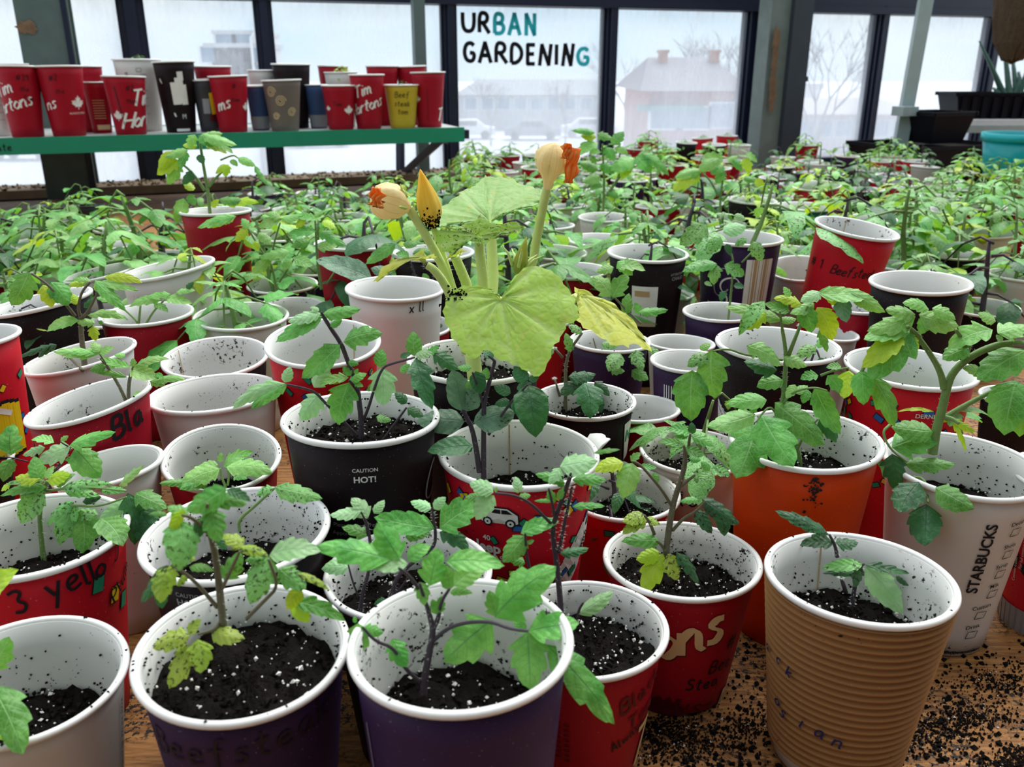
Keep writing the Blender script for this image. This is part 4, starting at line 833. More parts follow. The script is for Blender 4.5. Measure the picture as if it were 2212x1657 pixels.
# remaining cups crowding the middle and back of the bench, partly hidden by leaves
LAND = [('tall red cup', 72), ('Beefsteak cup', 49), ('squash plant', 16), ('labelled brown cup', 41), ('swirl print cup', 46), ('teal patterned cup', 57), ('squashed cream cup', 23), ('bent red cup', 59), ('black soil cup', 95), ('striped purple cup', 37), ('yellowing cup', 52), ('left squash blossom cup', 82)]
fr = random.Random(77); nf = 0; used = {}
def clear(x, y, R, h, skip=None):
    for k, c in CUPS.items():
        if k >= 200 and k < 300 or k == skip: continue
        hm = min(h, c['h']); ra = R * (.68 + .32 * hm / h); rb_ = c['Rr'] * (.68 + .32 * hm / c['h'])
        if math.hypot(x - c['base'].x, y - c['base'].y) < ra + rb_ + .002: return False
    return True
cand = []
for t in range(9000):
    x, y = fr.uniform(-40, 2250), fr.uniform(330, 690) if t % 3 else fr.uniform(330, 470)
    if (x < 520 and y < 470) or (x < 1000 and y < 415): continue
    cand.append((y, x))
NB = []
for y, x in cand:
    h = fr.uniform(.07, .088); P = at_z(x, y, h); R = fr.uniform(.036, .043)
    if (P - W0).dot(WN) > -.26 or P.y < .8 or nf >= 150: continue
    if P.x > 1.15 and P.y > 2.45: continue
    if not clear(P.x, P.y, R, h): continue
    sty = fr.choice('WWRCBBPWRG'); cn = {'W': 'white', 'R': 'dark red', 'C': 'bright red', 'B': 'dark brown', 'P': 'purple', 'G': 'grey'}[sty]
    px, py = proj(V((P.x, P.y, h))); ds = sorted((math.hypot(px - proj(CUPS[k]['base'])[0], (py - proj(CUPS[k]['base'])[1]) * 2), nm, k) for nm, k in LAND); _, nm, k = ds[0]; kx, ky = proj(CUPS[k]['base'] + V((0, 0, CUPS[k]['h'])))
    rel = ('left of' if px < kx else 'right of') if abs(px - kx) > abs(py - ky) * 2.2 else ('behind' if py < ky else 'in front of')
    far = 'far ' if py < 400 else ''
    pk = fr.choice('lmmdlmqsd'); pd = {'l': 'light green', 'm': 'mid green', 'd': 'dark', 'q': 'small grey', 's': 'soil dusted'}[pk]
    if rel in ('left of', 'right of') and abs(py - ky) > 25: rel = ('behind and ' if py < ky else 'in front and ') + rel
    lab = '%s%s cup with %s seedling, %s the %s' % (far, cn, pd, rel, nm)
    if len(lab.split()) > 16: lab = lab.replace('far ', '').replace(' and', '')
    cid = 400 + nf; build_cup(cid, (P.x, P.y, 0), R, h, sty, fr.uniform(.15, .4), lab, 2 if P.y < 1.6 else 3, fr.choice((0, 1, 1, 2)), group='cups crowding the bench' if lab not in used else used[lab]); used.setdefault(lab, 'cups crowding the bench')
    PLANT[cid] = pk + '%.2f' % fr.uniform(.7, 1.2); SHORT[cid] = lab.replace(' with %s seedling,' % pd, ''); nf += 1
# ------------------------------------------------------------------ tomato leaves
def leaf_grid(L, W, kind, rr, nu=15, nv=3, arch=.1, droop=0., fold=.25):
    """one blade in its own frame: x across, y along, z up; toothed, lobed or entire margin"""
    vs, uv = [], []; nT = {'t': 4, 'l': 3, 'o': 5}[kind]; dp = {'t': .28, 'l': .48, 'o': .05}[kind]; ph = rr.uniform(0, 6.28); tw = rr.uniform(-.25, .25); bend = rr.uniform(-.07, .07)
    for i in range(nu + 1):
        u = i / nu; s_ = max(0, (u - .27) / .73)
        env = math.sin(PI / 2 * u / .27) ** .75 if u < .27 else math.cos(PI / 2 * s_ ** (1.3 if kind != 'o' else 1.5)) ** .9
        for j in range(-nv, nv + 1):
            v = j / nv; t = (min(.999, u + (.05 if j > 0 else 0)) * nT) % 1.0; ed = abs(v) ** 2.5; dd = dp * (1 - .75 * u)
            tooth = 1 - dd + dd * 1.3 * t ** .8 if .05 < u < .95 else 1
            x = v * W / 2 * env * (1 - ed + ed * tooth); y = L * (u + (.045 * ed * t if .05 < u < .9 else 0))
            z = arch * L * 4 * u * (1 - u) - droop * L * u * u + abs(x) * fold + math.sin(u * nT * 6.28 + ph + (1.2 if v > 0 else 0)) * .014 * L * abs(v) ** 1.5 + tw * x * u
            vs.append(V((x + bend * L * 4 * u * (1 - u), y, z))); uv.append((u, v * .5 + .5))
    m_ = 2 * nv + 1; fs = [(i * m_ + j, i * m_ + j + 1, (i + 1) * m_ + j + 1, (i + 1) * m_ + j) for i in range(nu) for j in range(m_ - 1)]
    return vs, fs, uv
def frame(B, T, upv):
    y = (T - B).normalized(); n = upv - y * upv.dot(y)
    if n.length < .05: n = V((0, -1, .3)) - y * V((0, -1, .3)).dot(y)
    n.normalize(); x = y.cross(n); return M((x, y, n)).transposed()
def lab16(a, b):
    s_ = a + b
    if len(s_.split()) > 16: s_ = a + b.split(',')[0].split(' with ')[0]
    return ' '.join(s_.split()[:16])
CROP = dict(A=(660, 1060, 3.249), B=(280, 960, 3.069), C=(0, 900, 4.6025), D=(500, 620, 4.602), E=(860, 700, 4.6025), F=(980, 940, 4.142), G=(1270, 880, 3.767), H=(1640, 1070, 4.809), I=(1440, 600, 3.602), J=(1840, 600, 2.761),
            K=(780, 290, 4.424), L=(780, 540, 3.3515), M=(0, 560, 4.873), N=(330, 270, 4.36), O=(1230, 260, 4.514), Q=(1640, 240, 3.867), S=(1080, 400, 3.945), X=(0, 0, 1))
def in_front(Pt, lim=.075):
    """keep a leaf point on the open side of any cup wall that stands between it and the viewer"""
    d = Pt - CAM; L = d.length; d = d / L; best = L
    for k, c in CUPS.items():
        if 200 <= k < 300: continue
        o = CAM - c['base']; 
        if abs((c['base'] - CAM).cross(d).length) > .12: continue
        b_ = (c['R'] * 1.05 - c['rb']) / c['h']; a_ = c['rb'] + .002 + b_ * o.z
        A = d.x ** 2 + d.y ** 2 - (b_ * d.z) ** 2; B = 2 * (o.x * d.x + o.y * d.y - a_ * b_ * d.z); C_ = o.x ** 2 + o.y ** 2 - a_ * a_; D = B * B - 4 * A * C_
        if D <= 0 or A < 1e-6: continue
        t = (-B - D ** .5) / (2 * A); z = o.z + d.z * t
        if 0 < t < best and 0 < z < c['h'] + .003: best = t
    return CAM + d * (best - .005) if best < L and L - best < lim else Pt
def hero(spec):
    rr = random.Random(spec); root = None; cur = None; ctr = {}
    lines = [l.strip() for l in spec.strip().splitlines() if l.strip()]; hd = lines[0].split('|'); cid = int(hd[1]); cr_ = CROP[hd[2]]; dk, sk, r0 = hd[3], hd[4], float(hd[5]) * .66; desc = hd[6]
    c = CUPS[cid]; off = float(hd[7]) if len(hd) > 7 else 0; sz = c['sz'] or c['h'] * .6; y0 = c['base'].y + off
    def px(a): x, y = map(float, a.split(',')); return cr_[0] + x / cr_[2], cr_[1] + y / cr_[2]
    first = [l for l in lines if l[0] == 'S'][0].split()[1]; b0 = at_z(*px(first), sz)
    rs = c['rb'] + (c['R'] - c['rb']) * sz / c['h']
    if math.hypot(b0.x - c['base'].x, b0.y - c['base'].y) < rs * .95 and not off: y0 = b0.y
    base = at_y(*px(first), y0); root = thing('tomato_seedling', lab16(desc + ' in the ', SHORT[cid]), 'seedling', (base.x, base.y, min(base.z, sz)), 'tomato seedlings'); org = root.location.copy()
    used_mat = m_stem[sk]; leafn = 0
    for ln in lines[1:]:
        t = ln.split()
        if t[0] == 'crop': cr_ = CROP[t[1]]; continue
        if t[0] in 'SR':
            rad = r0 if t[0] == 'S' else r0 * .5; pts = t[1:]
            if pts[-1].startswith('r'): rad = float(pts[-1][1:]) * .7; pts = pts[:-1]
            P = [at_y(*px(a), y0 + (0 if t[0] == 'S' else -.004 * i)) for i, a in enumerate(pts)]; P = [(in_front(p) if t[0] == 'R' else p) - org for p in P]
            if t[0] == 'S' and pts[0] == first: P[0] = V((P[0].x, P[0].y, P[0].z)); P.insert(0, P[0] + V((0, 0, -.006)))
            P = smooth_pts(P, 2); n = len(P); b = MB(); b.tube(P, [rad * (1 - .45 * i / n) for i in range(n)], 8)
            nm = 'stem' if t[0] == 'S' else 'leaf'; o = obj(nm, b.mesh(nm), root, used_mat)
            cur = None if t[0] == 'S' else o
            if t[0] == 'S' and r0 >= .0011:
                hb = MB()
                for k in range(150):
                    i = rr.randrange(1, n - 1) if n > 3 else 1; f = rr.random(); p = P[i] + (P[i + 1] - P[i]) * f if i + 1 < n else P[i]; d = V((rr.gauss(0, 1), rr.gauss(0, .6), rr.gauss(0, .3))).normalized(); a = d.cross(V((0, 0, 1))); a = (a.normalized() if a.length > .01 else V((1, 0, 0))) * .00007
                    q = p + d * rad * .7; hb.add([q + a, q - a, q + d * rr.uniform(.0008, .002)], [(0, 1, 2)])
                obj('stem_hairs', hb.mesh('stem_hairs', False), o, m_hair, 'stuff')
        elif t[0] == 'L':
            bx, by = px(t[1]); tx, ty = px(t[2]); wpx = float(t[3]) / cr_[2]; k = t[4] if len(t) > 4 else dk; dirz = float(t[5]) if len(t) > 5 else None
            B = at_y(bx, by, y0 - .003); mpp = depth(B) / F; dm = (ty - by) * mpp; ln_px = math.hypot(tx - bx, ty - by)
            ot = (-.45 * dm if dm > 0 else -.55 * dm) if dirz is None else dirz
            ot = max(-.03, min(.03, ot)) + rr.uniform(-.12, .12) * ln_px * mpp
            T = at_y(tx, ty, y0 - .003 + ot)
            for _ in range(2):
                need = max((q_ - in_front(q_)).length for q_ in [B + (T - B) * f for f in (.1, .3, .5, .7, .9, 1)])
                if need > 0: T = T + (CAM - T).normalized() * need; B = B + (CAM - B).normalized() * need * .8
            Lm = (T - B).length
            if Lm < 1e-4: continue
            sh = 'o' if (dk in 'dq' or k == 'o') else ('l' if rr.random() < .5 else 't')
            upv = (V((0, 0, .75)) + (CAM - B).normalized() * .8 + V((rr.uniform(-.3, .3), 0, 0))).normalized()
            R3 = frame(B, T, upv); big = ln_px > 60
            vs, fs, uv = leaf_grid(Lm, min(wpx * mpp * 1.3, .72 * Lm), sh, rr, 16 if big else 12, 3 if big else 2, rr.uniform(.03, .12), 0, rr.choice((-.35, -.25, -.2, .12)))
            b = MB(); b.add([R3 @ v + B - org for v in vs], fs, 0, uv); nm = 'leaflet' if cur else 'leaf'
            o = obj(nm, b.mesh(nm, True, True), cur or root, LM[k])
    return root
HERO = r"""
P|3|A|v|d|.0027|front seedling with dark veined leaves
S 825,1480 840,1280 880,1080 895,980 885,930 860,830
S 895,970 940,880 935,800 r.0017
R 860,830 790,680 720,590 655,545
L 600,485 70,390 180
L 660,480 500,225 195
L 720,510 470,540 95 p
L 720,490 880,385 130
R 860,830 835,760 800,650
L 800,640 835,808 140
R 935,880 950,780 1010,690
L 870,670 930,400 160
L 1010,700 975,520 95
L 1040,670 1270,530 130 l
L 985,500 1398,530 150
L 1010,715 1175,720 55 l
L 940,860 955,740 85
L 920,870 890,760 60
R 890,1060 1000,960 1150,920 1310,920 1430,970 1560,985
L 1310,910 970,1205 250
L 1325,890 1760,530 250
L 1335,885 1290,700 95
L 1560,990 1580,1400 255
L 1540,1000 1455,895 70
L 1565,985 1922,930 190
L 1690,1080 2165,1640 200
R 800,1340 690,1240 620,1100 490,1060 400,960
L 610,1040 712,1240 190
L 370,930 350,1170 240
L 400,960 545,1000 100
L 350,930 345,880 60
=
P|36|A|m|d|.0018|purple stemmed seedling
S 385,860 400,700 450,560 460,380 430,230 390,150
S 600,750 640,600 780,480 905,400 915,290 890,150
R 430,230 410,190 390,150
L 390,145 170,170 90 p
L 440,190 320,50 130 p
L 480,160 555,65 95 p
R 370,740 330,640 300,520
L 300,540 110,550 110 p
L 430,320 255,255 90 m
R 915,290 900,200 885,120
L 905,265 480,185 150
L 940,270 1245,90 210
L 880,130 735,75 80 p
L 900,130 985,45 95 p
L 940,290 1150,420 100 d
L 960,300 1130,330 70 d
R 640,720 700,640 720,600
L 560,760 480,800 130 d
L 700,330 880,300 120 m
=
P|2|B|s|b|.0026|mottled soil splashed seedling
S 620,1180 600,1000 580,800 545,620 505,480 515,400
R 545,620 510,450 515,395
L 640,290 375,440 140 m
L 520,390 780,400 115 m
L 640,300 805,380 60 d
L 540,420 590,650 190 m
L 500,480 460,620 80 d
R 545,620 480,540 400,480 350,470
L 390,470 250,410 95 m
L 330,500 330,840 240 s
L 360,430 280,600 65 y
L 250,470 130,460 40 m
R 580,1080 480,960 390,870 280,800
L 270,800 205,1055 140 z
L 250,800 70,1050 90 d
L 200,960 215,1090 95 d
L 290,770 440,760 75 z
L 380,870 315,940 65 z
L 395,815 560,840 55 m
R 610,960 650,880 730,710
L 620,900 735,710 110 s
L 750,690 610,600 95 z
L 730,680 920,740 65 z
R 780,1150 900,1030 990,940 920,760
L 925,735 1270,710 145 p
L 930,740 800,1060 165 s
L 900,745 765,770 70 s
L 990,820 1170,960 145 s
L 1100,850 1330,970 45 z
L 1090,1040 1430,1170 95 m
L 1090,1040 1190,1180 120 y
L 1140,960 1040,1095 90 y
R 600,1180 560,1230 450,1260
L 540,1230 765,1290 110 z
L 400,1270 150,1350 135 z
L 390,1330 260,1620 125 z
L 450,1290 470,1520 135 z
L 390,1260 475,1160 110 z
=
P|34|B|s|g|.0015|leaning seedling
S 720,500 830,410 960,290
L 960,280 1280,360 115 s
L 950,290 840,340 85 s
L 560,600 640,700 90 d
=
P|35|C|s|g|.0024|crinkled drooping seedling
S 430,1400 410,1200 390,960 430,760 470,640
R 440,740 300,760 200,780
L 470,700 0,790 115 m
L 440,740 200,1060 240
L 450,640 50,680 80
L 400,640 340,390 135 m
L 450,620 540,490 70 l
L 470,640 705,570 130 y
L 400,620 150,600 130 y
L 100,680 10,740 80 y
R 470,740 600,720 900,700 1250,740
L 560,700 750,570 90
L 600,710 1120,670 120
L 640,740 1000,790 95
L 1000,740 1270,740 75
L 820,850 1010,800 80 k
R 620,900 700,880 980,900 1260,800
L 740,850 460,1080 130
L 700,880 590,1280 140
L 780,880 560,1200 140
L 800,930 820,1360 265 m
L 980,980 700,960 120 s
L 1000,1010 1225,1290 270 m
L 1290,830 980,1020 150 p
L 1270,760 1340,1280 190 d
L 1340,760 1660,920 175 m
L 1380,850 1630,1340 250 d
=
P|32|C|v|d|.0018|broad leaved seedling
S 480,640 600,470 700,300
R 700,300 660,290 600,250
L 690,290 1155,150 150
L 700,300 370,445 220 p
L 740,320 1000,610 290
L 540,260 310,230 95 l
L 450,310 225,385 90 p
L 600,240 680,190 75 l
L 640,430 960,410 65 m
L 1180,690 1430,490 95 l
=
P|102|C|v|d|.0018|big leaved seedling
S 10,700 100,500 130,410
R 280,450 130,410 0,400
L 110,385 130,70 205
L 120,420 30,650 235
=
P|1|X|m|g|.002|half seen seedling
S -60,1560 -40,1450 -20,1300
R -40,1450 -20,1400 -10,1380
L -25,1450 20,1375 60 l
L -40,1300 40,1230 60 y
L -20,1480 50,1630 60 m
L -30,1500 10,1600 50 z
=
P|13|D|m|d|.0028|seedling with hairy purple stem
S 1290,1530 1290,1300 1270,1150 1260,1040 1200,850 1150,720 1090,560 980,400 900,270
R 980,400 930,310 890,250
L 900,290 435,550 165
L 905,270 1290,215 135
L 890,260 560,350 120 p
L 870,240 780,200 60 p
L 980,390 1100,330 85
R 1150,720 1110,580 1090,560
L 1080,570 700,910 200
L 1110,545 1500,460 200
L 1160,740 1265,770 65
L 1190,880 1110,790 75
L 1230,870 1260,810 45
R 1260,1040 1200,960 1170,930
L 1170,900 880,980 95 l
L 1170,930 1345,860 95 l
L 1170,950 1060,1370 235 m
L 1220,960 1310,990 95 l
R 1310,1330 1370,1180 1410,1040 1495,800 1600,760 1720,730 1820,700
L 1495,800 1510,1185 270 p
L 1480,800 1500,615 270 m
L 1360,1040 1390,960 60 m
crop E
L 165,320 150,70 135 m
L 170,310 360,280 125 p
L 175,340 340,850 200 d
L 350,280 590,460 145 d
L 300,300 400,210 90 m
L 20,480 120,400 90 m
L 20,330 140,290 60 d
crop D
R 1250,1480 1100,1320 920,1140 830,1040 700,1000 550,970
L 540,960 5,1220 140 p
L 550,960 190,1215 135 m
L 530,950 585,790 130 p
L 820,1000 970,760 155 p
L 880,1060 690,1330 235 p
R 1480,1560 1580,1420 1740,1200
L 1740,1160 1620,1040 110 d
L 1750,1200 1910,1290 150 d
L 1440,1290 1590,1330 80 s
=
P|12|E|d|d|.0027|tall dark leaved seedling
S 850,1480 850,1100 850,800 900,600 960,370
S 810,1470 770,1200 730,1020 680,930 620,800
R 700,980 660,900 640,850
L 640,870 540,450 210 q
L 680,870 750,600 180 q
L 660,970 180,960 235 q
L 750,980 1165,870 235 q
L 740,1210 290,1270 185 d
L 740,1230 650,1265 65 d
R 840,780 800,650 740,480
L 770,470 820,700 125
L 730,430 590,430 75 m
L 850,560 880,430 95 m
L 680,640 730,560 70 m
R 960,370 930,340 900,320
L 940,350 860,260 125
R 900,1100 1100,800 1290,600
L 1290,600 1370,1130 280
L 1170,720 1290,980 200
L 1120,690 950,620 165
L 1110,760 960,800 145
L 1290,560 1150,420 135
L 1300,560 1400,520 95
L 1180,650 1330,590 85
=
P|4|F|p|d|.0024|purple stemmed seedling with pale top leaves
S 960,1570 930,1200 880,850 910,740 990,520 1050,350
S 940,1050 1000,750 1060,460 r.0014
R 990,520 1020,420 1050,340
L 960,290 850,440 140
L 950,280 1290,230 200
L 1250,160 1490,130 45 m
L 1060,400 1370,400 105 m
L 1000,430 730,350 90 m
L 990,460 900,400 75 m
L 1060,640 1355,635 65 m
R 905,740 880,600 850,480
L 900,610 850,480 75 m
L 900,590 720,590 35 m
L 940,580 985,470 55 m
R 880,800 800,720 700,620 600,560 500,530 370,520
L 355,515 140,430 190
L 575,520 550,370 205
L 580,560 690,540 150 m
L 360,540 200,760 190
L 370,510 390,460 45 l
L 250,560 100,560 90 m
R 680,1200 650,1060 640,880
L 600,880 945,770 135 m
L 640,900 440,1140 160 m
L 660,970 720,940 55 m
L 640,1150 490,1110 105 m
L 500,1250 600,1230 60 m
L 950,1060 1210,1010 85 d
R 1110,1640 1120,1560 1160,1500
L 1110,1600 1430,1390 120 p
=
P|5|G|m|b|.0030|speckled seedling with bare lower stem
S 640,1140 660,980 690,800 740,640 790,480 790,350
S 820,400 820,300 835,225 r.0013
R 790,480 795,380 780,310
L 790,330 570,280 65
L 780,310 630,310 50
L 790,330 950,390 105
L 820,410 920,430 90
R 820,330 825,260 835,215
L 830,210 650,180 95
L 840,230 1030,310 85
L 820,230 690,230 60
L 850,220 845,120 60 d
R 680,800 620,700 560,620 430,470 370,440
L 360,450 290,740 160 l
L 290,450 50,520 125 y
L 350,440 430,370 75 m
L 540,530 560,630 135 m
L 420,480 560,490 55 m
R 690,1000 780,900 880,850 960,760
L 880,830 1010,1030 95 k
L 900,750 750,770 65 s
L 930,740 1235,950 125 k
L 1100,850 1110,1050 100 k
L 1020,820 1000,840 60 s
R 760,640 810,600 870,550
L 870,580 990,500 90 s
L 870,560 890,620 115 s
L 1000,500 1160,560 95 s
L 990,520 920,440 70 s
R 540,1030 500,930 460,880
L 470,880 280,930 115 z
L 480,910 280,1030 95 z
L 480,900 590,950 70 z
R 620,1150 590,1110 560,1090
L 590,1090 270,1090 115 m
L 580,1170 390,1240 115 y
L 610,1190 460,1510 165 y
L 650,1190 730,1410 115 z
L 720,1180 900,1440 95 k
=
P|6|H|k|d|.0022|short soil dusted seedling
S 960,1160 1000,900 1060,740
S 900,1010 850,850 r.0017
S 810,640 790,520 730,410 r.0016
R 790,520 750,450 730,410
L 730,410 160,160 130 k
L 770,500 420,520 145 k
L 790,490 1030,490 135 k
R 1060,740 1080,720 1090,715
L 1080,720 650,760 115 s
L 1100,720 1560,810 95 k
L 1110,740 1490,1230 235 p
L 1420,840 1555,940 55 k
L 1040,820 660,810 65 k
L 1060,740 1000,960 90 k
=
P|9|I|m|g|.0026|tall bright green seedling with broad toothed leaves
S 1040,1450 1020,1330 940,1120 900,1000
R 960,1160 850,1050 800,1000 740,1060 700,1120
L 690,1140 540,1560 250
L 740,1070 990,1470 260
L 690,1060 310,1160 180 l
L 840,970 1235,1300 240
L 780,950 460,990 130 l
L 660,1050 700,960 90
R 900,1000 930,940 1000,880 1150,850 1250,880
L 1000,830 930,940 130 l
L 1150,850 1355,1220 160
L 1100,870 1060,980 100
L 1000,900 1100,840 80 l
R 1020,1330 1080,1200 1180,1100
L 1190,1090 1320,1280 115 d
L 1180,1120 1250,1230 70 y
S 900,1000 915,900 922,740 930,580 900,400
S 950,600 1040,370 r.0018
R 900,640 760,620 600,600 480,550 360,570
L 350,560 380,940 230
L 200,720 190,1120 220
L 330,600 160,690 120 s
L 620,530 890,690 130 l
L 910,620 1095,690 130 l
L 860,720 600,650 130 d
L 910,800 700,850 120
L 260,560 340,510 80 l
R 900,400 890,320 880,260
L 900,330 450,230 105 l
L 760,180 560,450 95 s
L 770,270 600,400 95 y
L 880,330 1010,320 65 l
L 910,280 910,170 105 l
L 960,260 760,200 85
L 960,150 910,70 55 l
L 1050,210 830,160 85 y
R 1040,370 1060,300 1100,220
L 1050,220 1130,430 170
L 1170,230 1290,490 145 y
L 1170,120 1610,150 130 l
L 1400,90 1700,270 105 l
L 1360,140 1400,350 115 q
L 1250,130 1330,220 95 y
L 1150,200 960,280 95 l
L 1190,400 1250,580 65
L 1200,110 1040,190 110 p
R 1200,760 1300,720 1420,700
L 1250,760 1370,900 175
L 1420,720 1380,940 155 y
L 1180,760 1040,790 105
L 1360,690 1240,700 65
=
P|39|I|s|d|.0016|dusty low seedling
S 1080,760 1130,640 1160,540 1190,620
R 1060,660 1160,540 1190,620
L 1160,530 1010,620 135 s
L 1180,550 1200,460 95 s
L 1190,620 1230,740 115 d
=
P|7|J|m|g|.0046|large hairy seedling with arching branches
S 490,990 500,920 540,780 560,680 600,560 720,460 860,400 960,390
S 550,660 530,560 460,440 370,320 r.003
S 550,840 640,780 850,670 r.0028
S 670,480 690,430 700,380 r.003
R 400,350 360,310 330,290
L 360,310 110,610 180
L 340,290 70,370 120 l
L 300,320 60,540 120 y
L 380,230 90,320 110 l
L 380,220 200,190 95 l
L 440,230 410,340 85
L 400,220 640,290 120 l
L 460,190 300,150 75 l
L 330,330 400,430 105 y
L 480,180 620,250 90 l
R 690,430 650,350 620,310
L 840,310 570,430 120 l
L 700,420 540,490 115
L 780,580 660,540 115 l
L 860,260 750,210 80 l
L 820,620 760,560 90 m
R 960,390 1000,380 1060,400
L 1040,430 745,610 170
L 980,610 910,940 215
L 1060,620 1000,950 150
L 870,330 1060,290 130 l
L 1000,350 900,300 90 y
L 900,380 860,340 60 p
R 300,330 120,420 60,560
L 60,550 70,760 105
L 110,580 255,890 115
R 225,880 180,920 225,1020 330,1100 r.0013
L 485,920 235,890 130 m
L 240,1010 520,955 170 m
L 310,1110 620,1110 95 m
L 240,1050 270,1270 160 d
R 370,1190 440,1200 455,1340 r.0014
L 400,1220 280,1400 155 d
L 445,1350 435,1600 200 d
L 500,1250 730,1380 135 m
R 540,830 600,840 640,870
L 490,800 270,800 25 y
L 600,840 740,920 45 y
L 600,860 680,1040 25 y
=
P|28|M|m|b|.0042|stout stemmed seedling with ragged leaves
S 900,1200 880,1000 855,800 850,600
R 840,600 820,500 860,340 950,240
L 950,230 770,210 65 l
L 1000,220 1330,550 115
L 1030,240 1460,330 95 l
L 1100,190 1505,250 95 y
L 900,260 720,270 75 y
L 1030,240 1010,340 125 y
L 800,480 760,360 110 y
R 790,600 700,480 500,260 330,150
L 300,140 120,490 215 m
L 540,240 720,490 200 m
L 450,270 550,510 145 y
L 380,150 450,170 65 y
R 860,620 930,550 1030,350
L 880,510 1010,400 70 d
L 830,640 490,760 120 l
L 500,755 380,730 18 z
L 920,590 1350,640 95 l
L 1000,670 800,650 95 l
L 980,700 1010,860 200 y
L 1060,640 1070,700 70 m
R 870,1170 760,1060 670,980
L 540,900 200,1030 75 k
L 600,900 400,1040 85 k
=
P|29|M|l|b|.0022|pale leaved seedling with twin stems
S 1340,1570 1310,1440 1180,1200 1060,1040
S 1360,1560 1350,1350 1380,1190 1400,1140
R 1180,1200 1100,1080 1050,1000
L 1050,990 560,970 120
L 1030,990 730,990 65
L 1040,1000 1200,930 135
L 1050,990 970,870 115
L 1120,1130 940,1170 125 m
L 1150,1120 1290,1130 95 l
L 1320,1020 1200,1010 80 l
R 1380,1190 1395,1150 1400,1130
L 1370,1140 1060,1040 90
L 1400,1140 1400,1040 110
L 1420,1130 1780,1050 95
L 1370,1150 1660,1260 170
L 1340,1240 980,1190 65 m
L 1600,1300 1965,1270 85
L 1580,1280 1740,1330 80
L 1640,1200 1720,1260 90 m
L 1400,1420 1520,1440 70
=
P|24|M|l|g|.0018|spreading seedling
S 1450,690 1430,640 1330,550 1220,440
S 1530,690 1620,540 1740,420
S 1460,680 1480,480
L 1230,430 1010,400 75
L 1180,430 1260,400 60
L 1740,410 2030,470 105
L 1700,430 1360,500 95
L 1800,370 1540,400 75
L 1850,350 2060,330 70
L 1620,480 1770,560 80 m
L 1960,310 2040,240 90 d
=
P|33|B|m|g|.0015|low pale seedling
S 640,290 610,220 600,160
S 650,270 660,200 650,170 r.0012
L 600,160 320,290 120 l
L 620,150 820,50 80 l
L 640,150 950,190 110 l
L 560,200 380,250 80 m
L 380,250 195,260 45 m
L 600,120 610,55 80 l
L 590,140 440,160 80 l
L 690,220 780,230 45 m
L 520,250 330,300 70 m
=
P|19|L|d|d|.0020|dark stemmed seedling
S 430,600 425,400 400,200 350,70
S 410,580 270,400 130,250 r.0015
S 430,420 490,280 560,130 r.0014
crop K
L 330,1045 45,1240 115 m
L 400,1050 545,1050 75 m
L 490,1140 690,1120 105 m
L 460,1180 330,1140 85 m
L 310,1570 350,1440 145 d
L 640,1400 590,1330 70 m
L 300,1330 90,1280 110 q
crop X
L 804,603 681,562 44 q
L 810,605 775,648 38 q
L 815,590 845,612 22 m
crop L
L 580,500 350,470 95 k
L 590,540 540,560 40 d
=
P|14|L|k|b|.0024|soil laden wilting seedling
S 1480,1180 1480,1000 1480,850 1500,740 1600,600
S 1460,780 1400,710 r.0015
S 1440,1060 1400,930 r.0013
L 1620,960 1660,1220 195 d
L 1700,1040 1740,1180 90 d
L 1600,950 1440,1050 125 k
L 1500,920 1700,900 95 k
L 1690,950 1800,1060 65 k
L 1600,600 1500,540 80 s
L 1520,740 1480,600 60 s
=
P|104|L|s|b|.0016|leaning seedling dusted with soil
S 1750,950 1740,850 1680,640
S 1830,980 1900,880 2000,870 r.0012
L 1880,750 1790,880 120 s
L 1740,680 1860,700 90 s
L 1990,720 2040,870 100 s
L 2080,700 2200,800 60 s
L 1810,870 1910,880 70 m
L 1960,870 2080,940 80 m
crop S
S 1200,1180 1100,1090 950,930 r.0018
L 940,950 790,770 150 l
L 960,960 1090,760 160 m
L 970,1040 820,990 130 m
L 1180,1080 1435,1060 75 m
L 1190,1100 1150,1000 60 m
L 1080,1100 1100,920 85 m
L 970,700 820,740 110 l
L 990,690 1240,730 110 l
L 1000,650 1130,770 120 l
=
P|40|S|s|g|.0020|dusty seedling before the swirl cup
S 1950,1100 1980,800 1990,640 1960,560
S 2060,660 2160,560 r.0014
L 1850,680 1820,850 195 s
L 1850,670 1550,740 110 s
L 1910,680 2085,770 125 s
L 1880,440 1760,590 180 s
L 1760,330 1530,510 155 s
L 1930,500 1960,600 110 d
L 2150,480 2230,650 125 s
L 2100,450 2000,520 120 s
L 1900,400 2100,350 125 p
L 2000,250 2095,300 135 p
L 1990,860 2085,870 55 d
L 1920,900 1880,990 115 d
L 1740,830 1810,860 60 m
=
P|72|N|m|g|.0038|tall lush seedling
S 540,850 520,620 480,400 450,200 440,100
S 490,620 380,450 230,330 r.0028
S 530,580 600,490 710,390 r.0026
L 450,90 565,210 150
L 460,80 795,190 110 l
L 400,90 340,220 110 l
L 500,190 700,270 90 y
L 560,160 760,270 80 l
L 420,200 280,190 90 y
L 470,100 660,80 80 l
L 430,280 480,370 80 d
L 260,340 40,470 120 y
L 240,350 140,560 115 l
L 330,240 110,300 90 l
L 200,250 60,430 100 y
L 330,260 260,420 80
L 370,430 280,560 100 d
L 380,620 310,520 140 y
L 210,470 150,560 90 y
L 710,380 590,460 130 y
L 710,370 680,490 100 y
L 730,330 800,390 130 m
R 640,330 760,280 800,310
L 800,310 970,390 70 l
L 960,380 1090,570 45 m
L 620,700 880,720 90 m
L 690,750 1000,730 90 y
L 290,690 215,940 110 l
L 340,650 400,760 90 m
L 560,780 620,700 100 y
=
P|103|N|l|g|.0026|light green pair of seedlings
